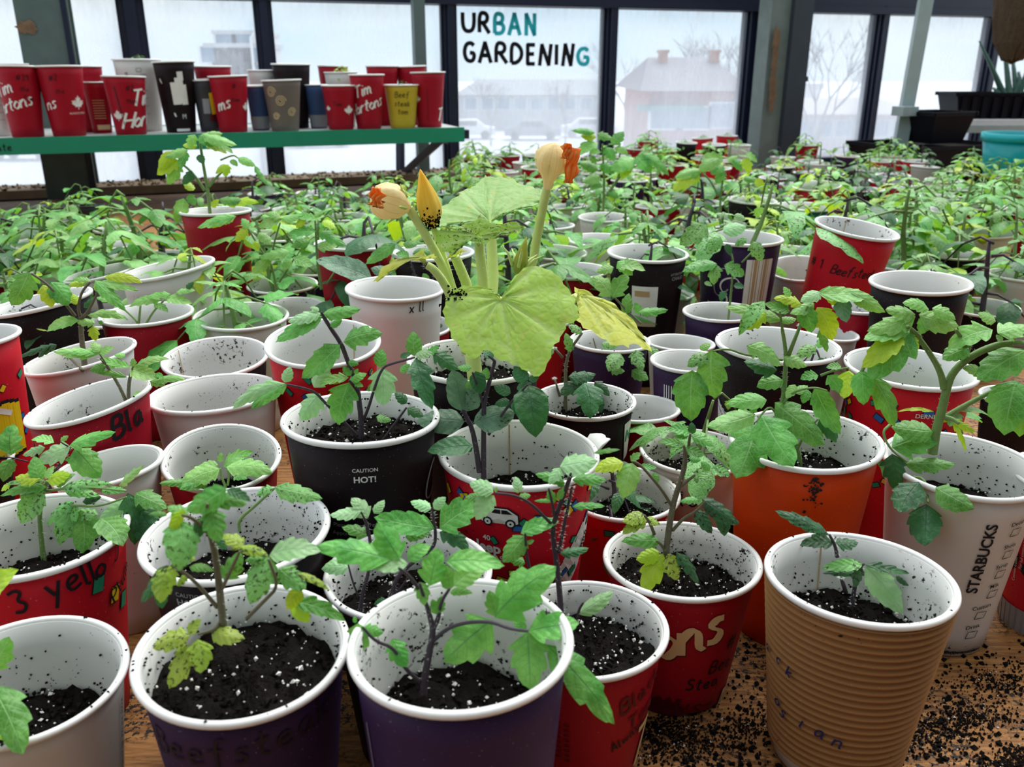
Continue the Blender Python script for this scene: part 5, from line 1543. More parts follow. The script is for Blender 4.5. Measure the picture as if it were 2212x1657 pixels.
S 1170,1600 1140,1400 1100,1280 1020,1180 900,980
S 1190,1480 1300,1310 1330,1260 r.0018
S 1130,1260 1130,1150 1200,920 r.0018
S 1590,1550 1550,1300 1540,1100 1530,900
S 1540,1400 1430,1300 r.0017
S 1640,1500 1720,1370 r.0016
L 890,980 840,880 150
L 890,980 780,1100 120 y
L 790,860 420,970 100
L 780,860 560,970 95 y
L 1200,900 990,960 90
L 1200,900 1300,940 100 y
L 1200,880 1060,830 90
L 1210,880 1420,850 80
L 1430,880 1350,970 95 y
L 1330,1250 1510,1330 140
L 1290,1260 1230,1370 160
L 1100,1230 930,1410 100
L 1300,1190 1000,1250 90
L 1000,1010 1110,1130 110
L 960,1090 1000,1180 90 y
L 1540,1000 1270,1030 100 m
L 1480,1100 1300,1150 90 m
L 1560,1000 1830,1150 100 m
L 1560,950 1690,950 80 m
L 1530,880 1330,850 80
L 1600,900 1720,980 100 y
L 1560,1170 1740,1140 100
L 1450,1130 1400,1200 90 m
=
P|105|O|m|g|.0036|tall lush seedling
S 330,850 340,600 330,400 320,230
S 360,740 480,560 640,360 r.004
L 260,160 110,150 110 y
L 250,120 20,100 70
L 270,130 420,180 100
L 280,220 70,350 110 l
L 350,260 440,400 160
L 420,240 530,110 120
L 440,260 570,330 70 l
L 300,420 440,520 130
L 300,300 190,320 130 l
L 280,480 90,410 140
L 300,540 130,600 120 l
L 260,420 200,340 110
L 650,350 800,520 210
L 700,320 970,540 95
L 640,370 400,490 160 l
L 600,430 510,580 120 y
L 380,700 480,760 130
L 400,720 420,800 90 y
L 300,600 200,680 120
=
P|106|O|m|g|.0036|arching lush seedling
S 1460,1000 1480,650 1520,500
S 1450,740 1380,590 1300,520 r.003
S 1490,790 1600,660 1680,580 r.003
L 1500,480 1430,620 160
L 1460,370 1260,500 130 l
L 1500,400 1300,340 100 l
L 1540,400 1640,350 120 l
L 1700,370 1750,520 130 y
L 1600,380 1680,500 140
L 1720,320 1830,410 70 l
L 1300,490 1030,560 100 l
L 1240,520 1010,690 140 y
L 1250,520 1240,620 130 y
L 1640,600 1510,690 130
L 1700,560 1810,600 140
L 1810,570 1920,680 70 y
L 1500,430 1380,530 130
"""
for s_ in HERO.split('\n=\n'): hero(s_)
# ------------------------------------------------------------------ seedlings for the other cups: ten individuals with parts, then copies
def proto(seed, kind):
    rr = random.Random(seed); parts = []; H = rr.uniform(.055, .085) if kind not in 'qk' else rr.uniform(.035, .05); sk = 'd' if kind in 'dqk' else 'g'
    lean = V((rr.uniform(-.25, .25), rr.uniform(-.25, .25), 1)); P = [V((0, 0, -.004)) + lean * (H * t) + V((math.sin(t * 4 + seed) * .003, 0, 0)) for t in (0, .3, .6, .85, 1)]
    b = MB(); b.tube(smooth_pts(P, 1), [.0026 - .0014 * i / 8 for i in range(8)], 6) if len(smooth_pts(P, 1)) == 8 else b.tube(P, [.0026, .0023, .002, .0016, .0011], 6); me = b.mesh('stem'); me.materials.append(m_stem[sk]); parts.append(('stem', me))
    nl = rr.randint(8, 10) if kind in 'lm' else rr.randint(4, 6); az = rr.uniform(0, 6.28)
    for i in range(nl):
        t = .35 + .65 * i / (nl - 1); o = P[0] + lean * (H * t); az += 2.4 + rr.uniform(-.4, .4); el = rr.uniform(.25, .75) + (.35 if t > .9 else 0); LL = rr.uniform(.035, .065) * (1.1 - .45 * t)
        out = V((math.cos(az), math.sin(az), 0)); b = MB(); R_ = [o + (out * math.cos(el * (1 - .9 * q)) + V((0, 0, math.sin(el * (1 - 1.9 * q))))) * LL * q for q in (0, .33, .66, 1)]
        b.tube(R_, [.0012, .001, .0008, .0006], 5, 1); side = V((-math.sin(az), math.cos(az), 0)); up = V((0, 0, 1))
        spec = [(1.0, out * 1 + up * -.25, 1.15)]
        if kind not in 'q': spec += [(.62, out * .55 + side * .8 + up * -.1, .95), (.62, out * .55 - side * .8 + up * -.1, .95)]
        if rr.random() < .7 and kind in 'lm': spec += [(.3, out * .4 + side * .8, .55), (.3, out * .4 - side * .8, .55)]
        for f, d, k in spec:
            q = f * 3; j = min(2, int(q)); B = R_[j] + (R_[j + 1] - R_[j]) * (q - j); l_ = LL * .72 * k * rr.uniform(.85, 1.15); d = (d + V((0, 0, rr.uniform(-.35, .25)))).normalized()
            vs, fs, uv = leaf_grid(l_, l_ * rr.uniform(.5, .66), 'o' if kind in 'dq' else rr.choice('ttl'), rr, 8, 2, .06, rr.uniform(.1, .4), rr.choice((-.35, -.25, .15)))
            R3 = frame(B, B + d, up); b.add([R3 @ v + B for v in vs], fs, 0, uv)
        me = b.mesh('leaf', True, True); k2 = kind
        if kind == 'l' and rr.random() < .25: k2 = 'y'
        if kind == 'm' and rr.random() < .2: k2 = 'l'
        me.materials.append(LM[k2]); me.materials.append(m_stem[sk]); parts.append(('leaf', me))
    return parts
PRO = {k: [proto(i * 13 + ord(k), k) for i in range(n)] for k, n in (('l', 4), ('m', 4), ('d', 3), ('q', 2), ('s', 2), ('k', 1), ('y', 2))}
DESC = {'l': 'light green tomato seedling', 'm': 'mid green tomato seedling', 'd': 'dark tomato seedling', 'q': 'small greyish seedling', 's': 'soil dusted tomato seedling', 'k': 'wilted dark seedling', 'y': 'yellowing tomato seedling'}
pr = random.Random(8)
def seedling(cid, kind, sc):
    c = CUPS[cid]; z = c['base'].z + (c['sz'] if c['sz'] is not None else .03); parts = pr.choice(PRO[kind])
    if cid < 200: z_lift = 0
    lab = lab16(DESC[kind] + ' in the ', SHORT[cid])
    r = thing('tomato_seedling', lab, 'seedling', (c['base'].x + pr.uniform(-.008, .008), c['base'].y + pr.uniform(-.008, .008), z), 'tomato seedlings'); r.rotation_euler.z = pr.uniform(0, 6.28); sc *= (1.5 if c['base'].y < 1.25 else 1.15 if c['base'].y < 2 else .9) if cid < 200 or cid >= 400 else 1; r.scale = (sc, sc, sc)
    for nm, me in parts: o = bpy.data.objects.new(nm, me); COL.objects.link(o); o.parent = r
for cid, p in PLANT.items():
    if p in 'H-': continue
    seedling(cid, p[0], float(p[1:]))
for cid, k, s_ in ((207, 'm', .45), (218, 'l', .5), (223, 'd', .35), (224, 'l', .3)): seedling(cid, k, s_)
# ------------------------------------------------------------------ the squash plant
def squash_mat(name, base, hi, trans, soil):
    n = N(name); v, rnd, t = coords(n); at = n.n('Attribute', attribute_name='vein')
    c = n.mix(n.noise(v, 55, 4), base, hi); c = n.mix(n.math('MULTIPLY', n.ramp(n.noise(v, 130, 2), .6, .68), .55), c, (.62, .66, .16))
    c = n.mix(n.math('MULTIPLY', at.outputs['Fac'], .6), c, (.66, .80, .42)); c = n.mix(n.math('MULTIPLY', n.ramp(n.noise(v, 28, 3), .58, .7), .22), c, (.60, .64, .12))
    net = n.n('TexVoronoi', feature='DISTANCE_TO_EDGE', i_Scale=210.); n.set(net.inputs['Vector'], v)
    c = n.mix(n.math('MULTIPLY', n.ramp(net.outputs[0], .08, 0), .2), c, (.55, .70, .30))
    c = n.mix(n.math('MULTIPLY', n.ramp(n.noise(v, 520, 3), .58, .62), n.ramp(n.noise(v, 40, 2), .66 - .3 * soil, .74 - .3 * soil)), c, (.02, .016, .012))
    nor = n.bump(n.math('SUBTRACT', n.ramp(net.outputs[0], 0, .3), n.math('MULTIPLY', at.outputs['Fac'], .8)), .18, .0008)
    p = n.pbr(c, .5, .3, nor, Sheen_Weight=.3, Sheen_Roughness=.5); tr = n.n('BsdfTranslucent'); n.set(tr.inputs[0], n.mix(.4, trans, c))
    mx = n.n('MixShader'); mx.inputs[0].default_value = .42; n.set(mx.inputs[1], p); n.set(mx.inputs[2], tr); return n.done(mx)
SQ = {'g': squash_mat('squash_leaf', (.30, .58, .15), (.46, .76, .28), (.60, .90, .12), .05), 'y': squash_mat('squash_leaf_yellow', (.60, .68, .06), (.78, .80, .12), (.90, .92, .06), .1), 'f': squash_mat('squash_leaf_front', (.36, .60, .07), (.50, .74, .14), (.66, .92, .06), .12), 's': squash_mat('squash_leaf_soiled', (.22, .46, .06), (.34, .58, .12), (.55, .80, .03), .75)}
c16 = CUPS[16]; sqy = c16['base'].y; sq = thing('squash_plant', 'flowering squash plant with big round leaves and wilted orange blossoms', 'squash plant', (c16['base'].x, sqy, c16['sz'])); so_ = sq.location.copy()
def P2(cr, x, y, off=0): a = CROP[cr]; return at_y(a[0] + x / a[2], a[1] + y / a[2], sqy + off) - so_
def squash_leaf(cr, org, outl, off, mat, nrm, bulge, seed, veins=None):
    rr = random.Random(seed); a = CROP[cr]; O = at_y(a[0] + org[0] / a[2], a[1] + org[1] / a[2], sqy + off); nrm = V(nrm).normalized()
    def pl(x, y): r = ray(a[0] + x / a[2], a[1] + y / a[2]); return CAM + r * ((O - CAM).dot(nrm) / r.dot(nrm))
    out = [pl(*map(float, q.split(','))) for q in outl.split()]; out.append(out[0]); fine = []
    for p, q in zip(out, out[1:]):
        k = max(2, int((q - p).length / .003))
        for j in range(k): d = (q - p).normalized(); s_ = d.cross(nrm); fine.append(p + (q - p) * (j / k) + s_ * (.0009 if j % 2 else -.0007) * rr.uniform(.5, 1.2))
    n = len(fine); rings = 12; vs = [O]; R0 = max((p - O).length for p in fine); vn = [1.0]
    va = [math.radians(q) for q in (veins or (90, 50, 130, 15, 165, -25, 205))]; ex = V((1, 0, 0)) - nrm * nrm.x; ex.normalize(); ey = nrm.cross(ex)
    for i in range(1, rings + 1):
        f = (i / rings) ** .8
        for j, p in enumerate(fine):
            q = O + (p - O) * f; r = (q - O).length / R0; th = math.atan2((q - O).dot(ey), (q - O).dot(ex)); nv = min(abs((th - t + PI) % (2 * PI) - PI) for t in va); wv = max(0, 1 - nv * (q - O).length / .0013)
            sv = max(abs(math.sin(r * 17 + nv * 9)) ** 1, 0); wv = max(wv, .55 * max(0, (sv - .965) / .035))
            z = bulge * (1 - (1 - r) ** 2 * 0 - r * r) * R0 + .0016 * math.sin(th * 9 + seed) * r * r - .0018 * wv
            vs.append(q + nrm * z); vn.append(wv)
    fs = [(0, 1 + j, 1 + (j + 1) % n) for j in range(n)] + [(1 + (i - 1) * n + j, 1 + i * n + j, 1 + i * n + (j + 1) % n, 1 + (i - 1) * n + (j + 1) % n) for i in range(1, rings) for j in range(n)]
    b = MB(); b.add([v - so_ for v in vs], fs); me = b.mesh('leaf'); at = me.attributes.new('vein', 'FLOAT', 'POINT'); at.data.foreach_set('value', vn); return obj('leaf', me, sq, SQ[mat])
def petiole(pts, r0, r1, parent=None, name='leaf_stalk', mat='w'):
    P = smooth_pts(pts, 2); n = len(P); b = MB(); b.tube(P, [r0 + (r1 - r0) * i / n for i in range(n)], 10); o = obj(name, b.mesh(name), parent or sq, m_stem[mat]); hb = MB(); rr = random.Random(len(pts) + n + int(r0 * 1e5))
    for k in range(110):
        i = rr.randrange(0, n - 1); p = P[i] + (P[i + 1] - P[i]) * rr.random(); d = V((rr.gauss(0, 1), rr.gauss(0, .6), rr.gauss(0, .3))).normalized(); a = d.cross(V((0, 0, 1))); a = (a.normalized() if a.length > .01 else V((1, 0, 0))) * .00013; q = p + d * r0 * .85; hb.add([q + a, q - a, q + d * .0019], [(0, 1, 2)])
    obj('hairs', hb.mesh('hairs', False), o, m_hair, 'stuff'); return o
crown = P2('L', 800, 740, .0); crown.z = max(crown.z, .0)
A = squash_leaf('K', (1240, 850), '690,905 720,800 780,700 870,640 950,600 935,580 1020,540 1060,510 1110,470 1150,420 1180,390 1240,420 1340,430 1460,435 1530,480 1640,510 1700,545 1745,590 1755,640 1640,700 1540,730 1440,770 1330,800 1245,855 1090,850 900,890', .03, 'g', (-.1, -.5, .9), .06, 1, (88, 50, 125, 20, 155, 5, 172))
petiole([P2('L', 850, 700, .0), P2('K', 1270, 1500, .02), P2('K', 1245, 1050, .03), P2('K', 1242, 855, .03)], .0042, .003)
Bf = squash_leaf('K', (1130, 980), '1130,1095 1060,1040 1000,1020 950,1100 870,1165 790,1130 720,1040 695,920 780,905 880,900 1060,860 1140,790 1200,850 1300,880 1480,840 1565,880 1500,950 1300,1000 1200,1060', -.015, 's', (-.1, -.8, .6), .12, 2, (150, 170, 195, 30, 8, -20))
petiole([P2('L', 830, 720, -.01), P2('K', 1175, 1500, -.01), P2('K', 1145, 1200, -.012), P2('K', 1132, 1085, -.010), P2('K', 1130, 1000, -.013)], .0036, .0026)
Cf = squash_leaf('L', (1010, 365), '1010,362 970,335 900,290 790,280 700,290 640,330 600,420 598,500 640,610 700,710 760,770 830,793 880,740 960,790 1060,822 1130,833 1210,880 1300,912 1350,830 1400,700 1470,600 1480,540 1560,520 1572,470 1530,330 1470,250 1400,180 1300,130 1220,125 1140,180 1085,280 1083,335', -.055, 'f', (.05, -.75, .75), .07, 3, (-80, -35, -120, -150, 178, 15, 50))
petiole([P2('L', 880, 700, .0), P2('L', 960, 500, -.02), P2('L', 1005, 372, -.05)], .0036, .003)
Df = squash_leaf('L', (1560, 345), '1528,322 1640,350 1750,400 1830,440 1900,480 1980,560 2050,640 2112,722 2040,718 1960,690 1930,730 1800,700 1700,640 1600,600 1540,550 1570,470', -.03, 'y', (.2, -.5, .95), .1, 4, (-35, -50, -20, -65, -8))
petiole([P2('L', 900, 720, .0), P2('L', 1250, 480, .0), P2('L', 1560, 345, -.03)], .0036, .0028)
Ef = squash_leaf('K', (620, 1250), '110,1402 200,1320 330,1270 520,1235 610,1188 650,1250 720,1228 745,1260 730,1285 650,1282 450,1300 300,1340 160,1408', -.02, 'y', (-.1, -.55, .85), .25, 5, (175, 160, 190, 5))
petiole([P2('L', 760, 740, .0), P2('K', 850, 1530, -.01), P2('K', 780, 1400, -.015), P2('K', 690, 1285, -.02), P2('K', 630, 1252, -.0195)], .003, .0022)
Ff = squash_leaf('K', (900, 1165), '775,1215 850,1160 960,1110 1018,1098 960,1150 900,1172 800,1206', .0, 'y', (0, -.6, .8), .15, 6, (20, 200))
petiole([P2('L', 800, 730, .0), P2('K', 1030, 1480, .01), P2('K', 950, 1290, .005), P2('K', 895, 1165, .0)], .0036, .0028)
def petal_mat(name, c0, c1, c2):
    n = N(name); v, rnd, t = coords(n); u = n.n('SeparateXYZ'); n.set(u.inputs[0], t.outputs['UV'])
    fold_shade = n.math('ABSOLUTE', n.math('SINE', n.math('MULTIPLY', u.outputs[1], 47.0))); c = n.mix(u.outputs[0], c0, c1); c = n.mix(n.math('MULTIPLY', n.ramp(fold_shade, .35, 0), .55), c, (.80, .36, .06)); c = n.mix(n.math('MULTIPLY', n.noise(v, 160, 3), .5), c, c2)  # darker orange stripes paint fold shade into the petal colour
    p = n.pbr(c, .5, .3, n.bump(n.noise(v, 240, 3), .4, .001)); tr = n.n('BsdfTranslucent'); n.set(tr.inputs[0], c); mx = n.n('MixShader'); mx.inputs[0].default_value = .4; n.set(mx.inputs[1], p); n.set(mx.inputs[2], tr); return n.done(mx)
m_pet = petal_mat('petal_cream', (.86, .78, .42), (.92, .74, .36), (.97, .90, .64)); m_petb = petal_mat('petal_bud', (.80, .72, .16), (.92, .56, .03), (.92, .78, .18)); m_peto = petal_mat('petal_orange', (.95, .36, .04), (.92, .26, .02), (.98, .60, .20)); m_petg = petal_mat('petal_green_bud', (.26, .40, .06), (.56, .56, .06), (.40, .48, .08))
def blossom(p0, p1, prof, mat, folds, seed, name='blossom'):
    rr = random.Random(seed); ax = p1 - p0; L = ax.length; R3 = frame(p0, p1, V((0, -1, .2))); b = MB(); n = 40; k = len(prof); vs = []; uv = []
    for i, (t, r) in enumerate(prof):
        for j in range(n):
            a = 2 * PI * j / n; q = r * (1 + folds * math.cos(5 * a + t * 2.5) + folds * .7 * abs(math.cos(7.5 * a + seed)) + rr.uniform(-.02, .02)); vs.append(p0 + R3 @ V((q * math.cos(a), t * L, q * math.sin(a)))); uv.append((t, j / n))
    b.add(vs, [(i * n + j, i * n + (j + 1) % n, (i + 1) * n + (j + 1) % n, (i + 1) * n + j) for i in range(k - 1) for j in range(n)] + [tuple((k - 1) * n + j for j in range(n))], 0, uv); return obj(name, b.mesh(name, True, True), sq, mat)
def sepals(p0, p1, r, ln, parent, n=5):
    R3 = frame(p0, p1, V((0, -1, .2)))
    for i in range(n):
        a = 2 * PI * i / n + .4; d = R3 @ V((math.cos(a), 0, math.sin(a))); y = (p1 - p0).normalized(); b = MB(); q = p0 + y * .004
        b.tube([q + d * r, q + d * (r + ln * .35) + y * ln * .5, q + d * (r + ln * .75) + y * ln * .8], [.0012, .0009, .0002], 5); obj('sepal', b.mesh('sepal'), parent, m_stem['w'])
mp_ = lambda px_: px_ / 4.424 * .56 / F
p0, p1 = P2('K', 455, 705, -.01), P2('K', 100, 590, -.02); f1 = blossom(p0, p1, [(0, mp_(42)), (.08, mp_(60)), (.25, mp_(120)), (.45, mp_(150)), (.65, mp_(148)), (.8, mp_(125)), (.92, mp_(95)), (.97, mp_(50)), (.9, mp_(20))], m_pet, .09, 3)
sepals(p0, p1, mp_(90), mp_(130), f1); petiole([P2('L', 800, 720, 0), P2('K', 880, 1480, 0), P2('K', 750, 1200, -.005), P2('K', 600, 930, -.01), p0], .0029, .0026)
R3 = frame(p0, p1, V((0, -1, .2))); L_ = (p1 - p0).length; b = MB(); rr = random.Random(5); vs = []; uv = []
def crumple(center, R3_, w_, h_, seed, parent, mat):
    rr = random.Random(seed); n = 18; vs = []; uv = []
    for i in range(n + 1):
        for j in range(n + 1):
            u, v = i / n, j / n; vs.append(center + R3_ @ V(((u - .5) * w_ * (1 + .25 * math.sin(v * 9 + seed)), (v - .5) * h_, .16 * w_ * math.sin(u * 17 + 3 * math.sin(v * 5)) + .1 * w_ * math.sin(v * 13 + seed) + rr.uniform(-.03, .03) * w_))); uv.append((v, u))
    b = MB(); b.add(vs, [(i * (n + 1) + j, i * (n + 1) + j + 1, (i + 1) * (n + 1) + j + 1, (i + 1) * (n + 1) + j) for i in range(n) for j in range(n)], 0, uv); o = obj('withered_petal', b.mesh('withered_petal', True, True), parent, mat); o.modifiers.new('s', 'SOLIDIFY').thickness = .0006; return o
RF = frame(V((0, 0, 0)), V((.1, 0, 1)), V((-.5, -1, .1))); crumple(P2('K', 150, 600, -.045), RF, mp_(120), mp_(150), 2, f1, m_peto); crumple(P2('K', 165, 650, -.042), RF, mp_(90), mp_(90), 9, f1, plain('petal_brown', (.42, .13, .05), .7, .2, .4, 200))
p0, p1 = P2('K', 1775, 520, .0), P2('K', 1850, 80, -.005); f2 = blossom(p0, p1, [(0, mp_(34)), (.15, mp_(45)), (.3, mp_(75)), (.42, mp_(120)), (.6, mp_(143)), (.75, mp_(135)), (.88, mp_(95)), (.96, mp_(45)), (1, mp_(8))], m_pet, .075, 7)
sepals(P2('K', 1790, 390, .0), p1, mp_(75), mp_(110), f2); petiole([P2('L', 900, 720, 0), P2('K', 1640, 1270, .01), P2('K', 1660, 1100, .01), P2('K', 1725, 750, .003), p0], .0030, .0028)
RF = frame(V((0, 0, 0)), V((.15, 0, 1)), V((.5, -1, .2))); crumple(P2('K', 2010, 300, -.01), RF, mp_(120), mp_(300), 4, f2, m_peto); crumple(P2('K', 1960, 160, -.012), RF, mp_(80), mp_(130), 8, f2, m_peto)
p0, p1 = P2('K', 690, 880, -.005), P2('K', 565, 335, -.01); f3 = blossom(p0, p1, [(0, mp_(28)), (.08, mp_(60)), (.2, mp_(95)), (.35, mp_(103)), (.55, mp_(85)), (.75, mp_(50)), (.9, mp_(24)), (1, mp_(4))], m_petb, .07, 5, 'closed_blossom')
petiole([P2('L', 800, 730, 0), P2('K', 800, 1200, .01), P2('K', 690, 880, -.005)], .0024, .002); b = MB(); rr = random.Random(3); R3 = frame(p0, p1, V((0, -1, .2))); L_ = (p1 - p0).length
for i in range(150):
    t = abs(rr.gauss(.12, .12)); a = rr.uniform(-2.6, -.4); r = mp_(60 + 180 * min(t, .22)); b.octa(p0 + R3 @ V((r * math.cos(a), t * L_, -r * math.sin(a))), rr.uniform(.0003, .0009))
obj('soil_crumbs', b.mesh('soil_crumbs', False), f3, m_crumb, 'stuff')
p0, p1 = P2('K', 1495, 1335, -.02), P2('K', 1582, 980, -.015); f4 = blossom(p0, p1, [(0, mp_(26)), (.1, mp_(50)), (.3, mp_(62)), (.55, mp_(48)), (.8, mp_(22)), (1, mp_(3))], m_petg, .06, 6, 'green_bud'); sepals(p0, p1, mp_(60), mp_(190), f4)
b = MB(); b.tube(smooth_pts([V((0, 0, -.006)), V((0, 0, .01)), P2('L', 800, 725, 0)], 1), .005, 10); obj('stem', b.mesh('stem'), sq, m_stem['w'])
b = MB(); 
for k, (x, y, o_, r_) in enumerate(((690, 340, -.052, .010), (660, 400, -.055, .008))):
    rr = random.Random(k)
    for i in range(120): p = P2('L', x + rr.gauss(0, 32), y + rr.gauss(0, 28), o_ - .004); b.octa(p, rr.uniform(.0003, .001))
obj('soil_crumbs', b.mesh('soil_crumbs', False), Cf, m_crumb, 'stuff')
# dried flower husk on the red cup behind
P = at_y(838, 732, CUPS[19]['base'].y - .045); e = thing('dried_blossom', 'shrivelled tan squash blossom resting above the red cup left of squash', 'blossom', P)
b = MB(); rr = random.Random(2); n = 16; vs = []
for i in range(9):
    t = i / 8
    for j in range(n): a = 2 * PI * j / n; r = .0075 * math.sin(PI * (.12 + .8 * t)) * (1 + .25 * math.cos(5 * a) + rr.uniform(-.12, .12)); vs.append((r * math.cos(a) - .004 + .008 * t, r * math.sin(a), .012 - .034 * t))
b.add(vs, [(i * n + j, i * n + (j + 1) % n, (i + 1) * n + (j + 1) % n, (i + 1) * n + j) for i in range(8) for j in range(n)]); obj('husk', b.mesh('husk'), e, plain('husk_tan', (.52, .40, .20), .8, .2, .3, 250, .5, 300))
b = MB(); b.tube([(.004, 0, -.02), (.006, .002, -.045), (.004, .004, -.09)], [.002, .0016, .0014], 6); obj('stalk', b.mesh('stalk'), e, plain('husk_tan', (.52, .40, .20)))
# ------------------------------------------------------------------ things by the right hand windows
def sq_pot(name, label, cat, P, w0, w1, dep0, dep1, h, mat, ribs=0, rim=.012, rot=YAW):
    e = thing(name, label, cat, P); e.rotation_euler.z = rot; b = MB(); t = .004
    def ring(wx, wy, z): return [(-wx / 2, -wy / 2, z), (wx / 2, -wy / 2, z), (wx / 2, wy / 2, z), (-wx / 2, wy / 2, z)]
    vs = ring(w0, dep0, 0) + ring(w1, dep1, h) + ring(w1 - t, dep1 - t, h) + ring(w0 - t, dep0 - t, t); fs = [(3, 2, 1, 0), (12, 13, 14, 15)]
    for k in range(3): fs += [(4 * k + j, 4 * k + (j + 1) % 4, 4 * k + 4 + (j + 1) % 4, 4 * k + 4 + j) for j in range(4)]
    b.add(vs, fs); obj('pot_body', b.mesh('pot_body', False), e, mat); b = MB()
    for s_ in (-1, 1): b.box((0, s_ * dep1 / 2, h - rim / 2), (w1 + rim, .006, rim)); b.box((s_ * w1 / 2, 0, h - rim / 2), (.006, dep1 + rim, rim))
    obj('pot_rim', b.mesh('pot_rim', False), e, mat)
    for k in range(ribs):
        b = MB(); f = (k + .5) / ribs - .5; b.box(((w0 + w1) / 2 * f, -(dep0 + dep1) / 4 - .003, h * .46), (w1 / ribs * .45, .01, h * .86)); obj('rib', b.mesh('rib', False), e, mat)
    b = MB(); b.box((0, 0, h * .82), (w1 - .02, dep1 - .02, .01)); obj('soil', b.mesh('soil', False), e, m_soil); return e
m_bp = plain('black_plastic', (.003, .0035, .007), .5, .15, .2, 30)
P = at_d(2030, 310, 2.75); zt = .33 - .245
tr_ = sq_pot('plant_tray', 'low black tray under the square black pot at right', 'tray', V((P.x - .02, P.y + .05, 0)), .34, .38, .26, .28, P.z, m_bp)
sq_pot('square_pot', 'black square plastic pot standing on a tray by the right windows', 'pot', V((P.x, P.y + .06, P.z)), .125, .165, .125, .165, .095, m_bp)
P = at_d(2160, 258, 2.95); sh = thing('side_shelf', 'white topped metal shelf carrying the black trough at right', 'shelf', (P.x, P.y, P.z)); b = MB(); b.box((.06, .1, -.009), (.52, .24, .018)); obj('shelf_board', b.mesh('shelf_board', False), sh, plain('shelf_white', (.66, .68, .70), .5, .4)); b = MB(); b.box((.06, -.02, -.030), (.52, .012, .024)); obj('front_rail', b.mesh('front_rail', False), sh, m_galv)
for sx in (-.17, .3):
    b = MB(); b.box((sx, .18, -P.z / 2 - .009), (.025, .025, P.z - .018)); obj('leg', b.mesh('leg', False), sh, m_galv); b = MB(); b.tube([(sx, .0, -.04), (sx - .05, .17, -.12)], .012, 4); obj('brace', b.mesh('brace', False), sh, m_navy)
tg = sq_pot('trough_planter', 'long black ribbed trough planter holding an aloe at right', 'planter', V((P.x + .075, P.y + .10, P.z)), .40, .44, .13, .15, .085, m_bp, 12, rot=0)
al = thing('aloe_plant', 'spiky green aloe growing in the black trough', 'aloe', (P.x + .10, P.y + .10, P.z + .075)); m_al = plain('aloe_green', (.055, .13, .10), .4, .4, .2, 60)
for k, (x, y, bx) in enumerate(((2115, 88, 2168), (2165, 62, 2180), (2185, 110, 2195), (2240, 70, 2200), (2200, 155, 2192), (2145, 190, 2158))):
    Q1 = at_d(x, y, 2.97 + .03 * (k % 3)) - al.location; Q0 = V((at_d(bx, 215, 3.02).x - al.location.x, 0, 0)); mid = (Q0 + Q1) / 2 + V((-.006 if x < bx else .006, -.01, .005)); b = MB(); qq = smooth_pts([Q0, mid, Q1], 2); b.tube(qq, [.013 * (1 - i / len(qq)) + .0004 for i in range(len(qq))], 7)
    pts_ = smooth_pts([Q0, mid, Q1], 2); rr = random.Random(k)
    for i in range(1, len(pts_) - 1):
        for s_ in (-1, 1): q = pts_[i] + V((s_ * .011 * (1 - i / len(pts_)), 0, 0)); b.add([q + V((0, 0, .003)), q - V((0, 0, .003)), q + V((s_ * .004, 0, .004))], [(0, 1, 2)])
    obj('leaf', b.mesh('leaf'), al, m_al)
P = at_d(2195, 330, 2.25); R_ = .083; h = at_d(2195, 286, 2.25).z; e = thing('turquoise_pot', 'glossy turquoise round pot at the right edge', 'pot', (P.x, P.y, 0)); b = MB(); b.lathe([(R_ * .7, 0), (R_ * .78, h * .2), (R_ * .9, h * .6), (R_, h * .9), (R_ * .94, h * .9), (R_ * .7, .02), (.001, .02)], 48); obj('pot_body', b.mesh('pot_body'), e, plain('turquoise_glaze', (.0, .38, .42), .3, .5, .06, 20)); b = MB(); b.lathe([(R_ * 1.0, h * .88), (R_ * 1.06, h * .89), (R_ * 1.06, h), (R_ * .97, h), (R_ * .96, h * .88)], 48); obj('rim', b.mesh('rim'), e, MATS['turquoise_glaze']); b = MB(); b.lathe([(R_ * .93, h * .85), (.001, h * .86)], 30); obj('soil', b.mesh('soil'), e, m_soil)
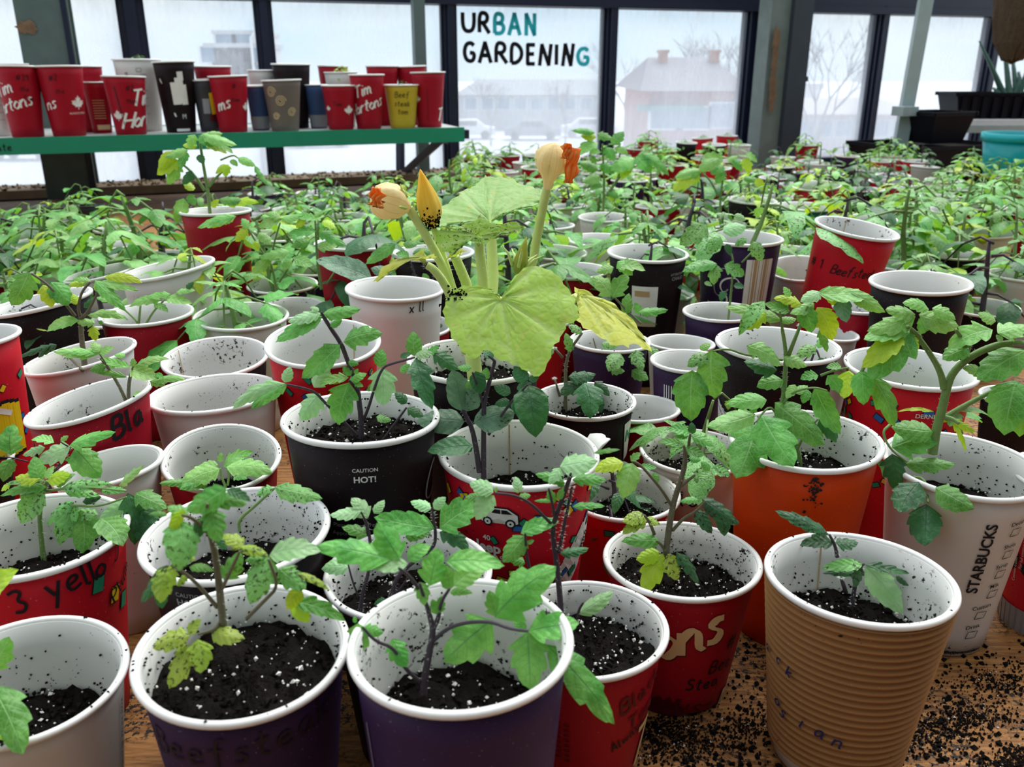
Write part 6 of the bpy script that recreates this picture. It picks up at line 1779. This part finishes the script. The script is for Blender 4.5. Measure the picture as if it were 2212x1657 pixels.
P = at_d(2215, -30, 2.3); hb_ = thing('hanging_basket', 'brown coir lined hanging basket with lettuce like leaves, top right', 'basket', P); m_coir = plain('coir', (.085, .058, .040), .95, .1, .5, 180, .8, 260); b = MB(); b.lathe([(.001, -.19), (.028, -.18), (.052, -.14), (.066, -.08), (.072, -.02), (.075, .01), (.068, .0), (.001, -.01)], 40); rj = random.Random(1); b.v = [(x * rj.uniform(.94, 1.06), y * rj.uniform(.94, 1.06), z + rj.uniform(-.004, .004)) for x, y, z in b.v]; o = obj('coir_liner', b.mesh('coir_liner', False), hb_, m_coir)
b = MB(); b.lathe([(.075 + .003 * math.cos(a), .01 + .003 * math.sin(a)) for a in [2 * PI * k / 6 for k in range(6)]], 40, 0, True); obj('wire_rim', b.mesh('wire_rim'), hb_, m_navy)
for k in range(3): a = 2.1 * k; b = MB(); b.tube([(.075 * math.cos(a), .075 * math.sin(a), .01), (0, 0, .45)], .0012, 5); obj('chain', b.mesh('chain'), hb_, m_navy)
rr = random.Random(6)
for k in range(20):
    a = rr.uniform(0, 6.28) if k > 11 else rr.uniform(2.4, 4.6); B = V((.05 * math.cos(a), .05 * math.sin(a), .005)); T = B + V((math.cos(a) * rr.uniform(.03, .06), math.sin(a) * .04, rr.uniform(-.01, .05))); vs, fs, uv = leaf_grid((T - B).length, .045, 'l', rr, 10, 3, .1, .1, .3); R3 = frame(B, T, V((0, -.4, 1))); b = MB(); b.add([R3 @ v + B for v in vs], fs, 0, uv); obj('leaf', b.mesh('leaf', True, True), hb_, LM['z' if k % 3 == 0 else 'l'])
# labels that would still be shared are told apart by their order in the photograph
byl = {}
for o in scn.objects:
    if o.parent is None and 'category' in o: byl.setdefault(o['label'], []).append(o)
for lb, os_ in byl.items():
    if len(os_) < 2: continue
    os_.sort(key=lambda o: proj(o.location)[0]); wds = {2: ('left hand', 'right hand'), 3: ('left hand', 'middle', 'right hand'), 4: ('leftmost', 'second', 'third', 'rightmost')}.get(len(os_))
    if not wds: continue
    for o, wd_ in zip(os_, wds):
        s_ = wd_ + ' ' + lb
        for cut in (' tomato', 'far ', ' and'):
            if len(s_.split()) > 16: s_ = s_.replace(cut, '', 1)
        if len(s_.split()) > 16 and ' seedling,' in s_: s_ = s_[:s_.index(' with ')] + s_[s_.index(' seedling,') + 10:]
        if len(s_.split()) > 16: s_ = s_.replace(' hand', '').replace('mid green', 'green')
        if len(s_.split()) <= 16: o['label'] = s_
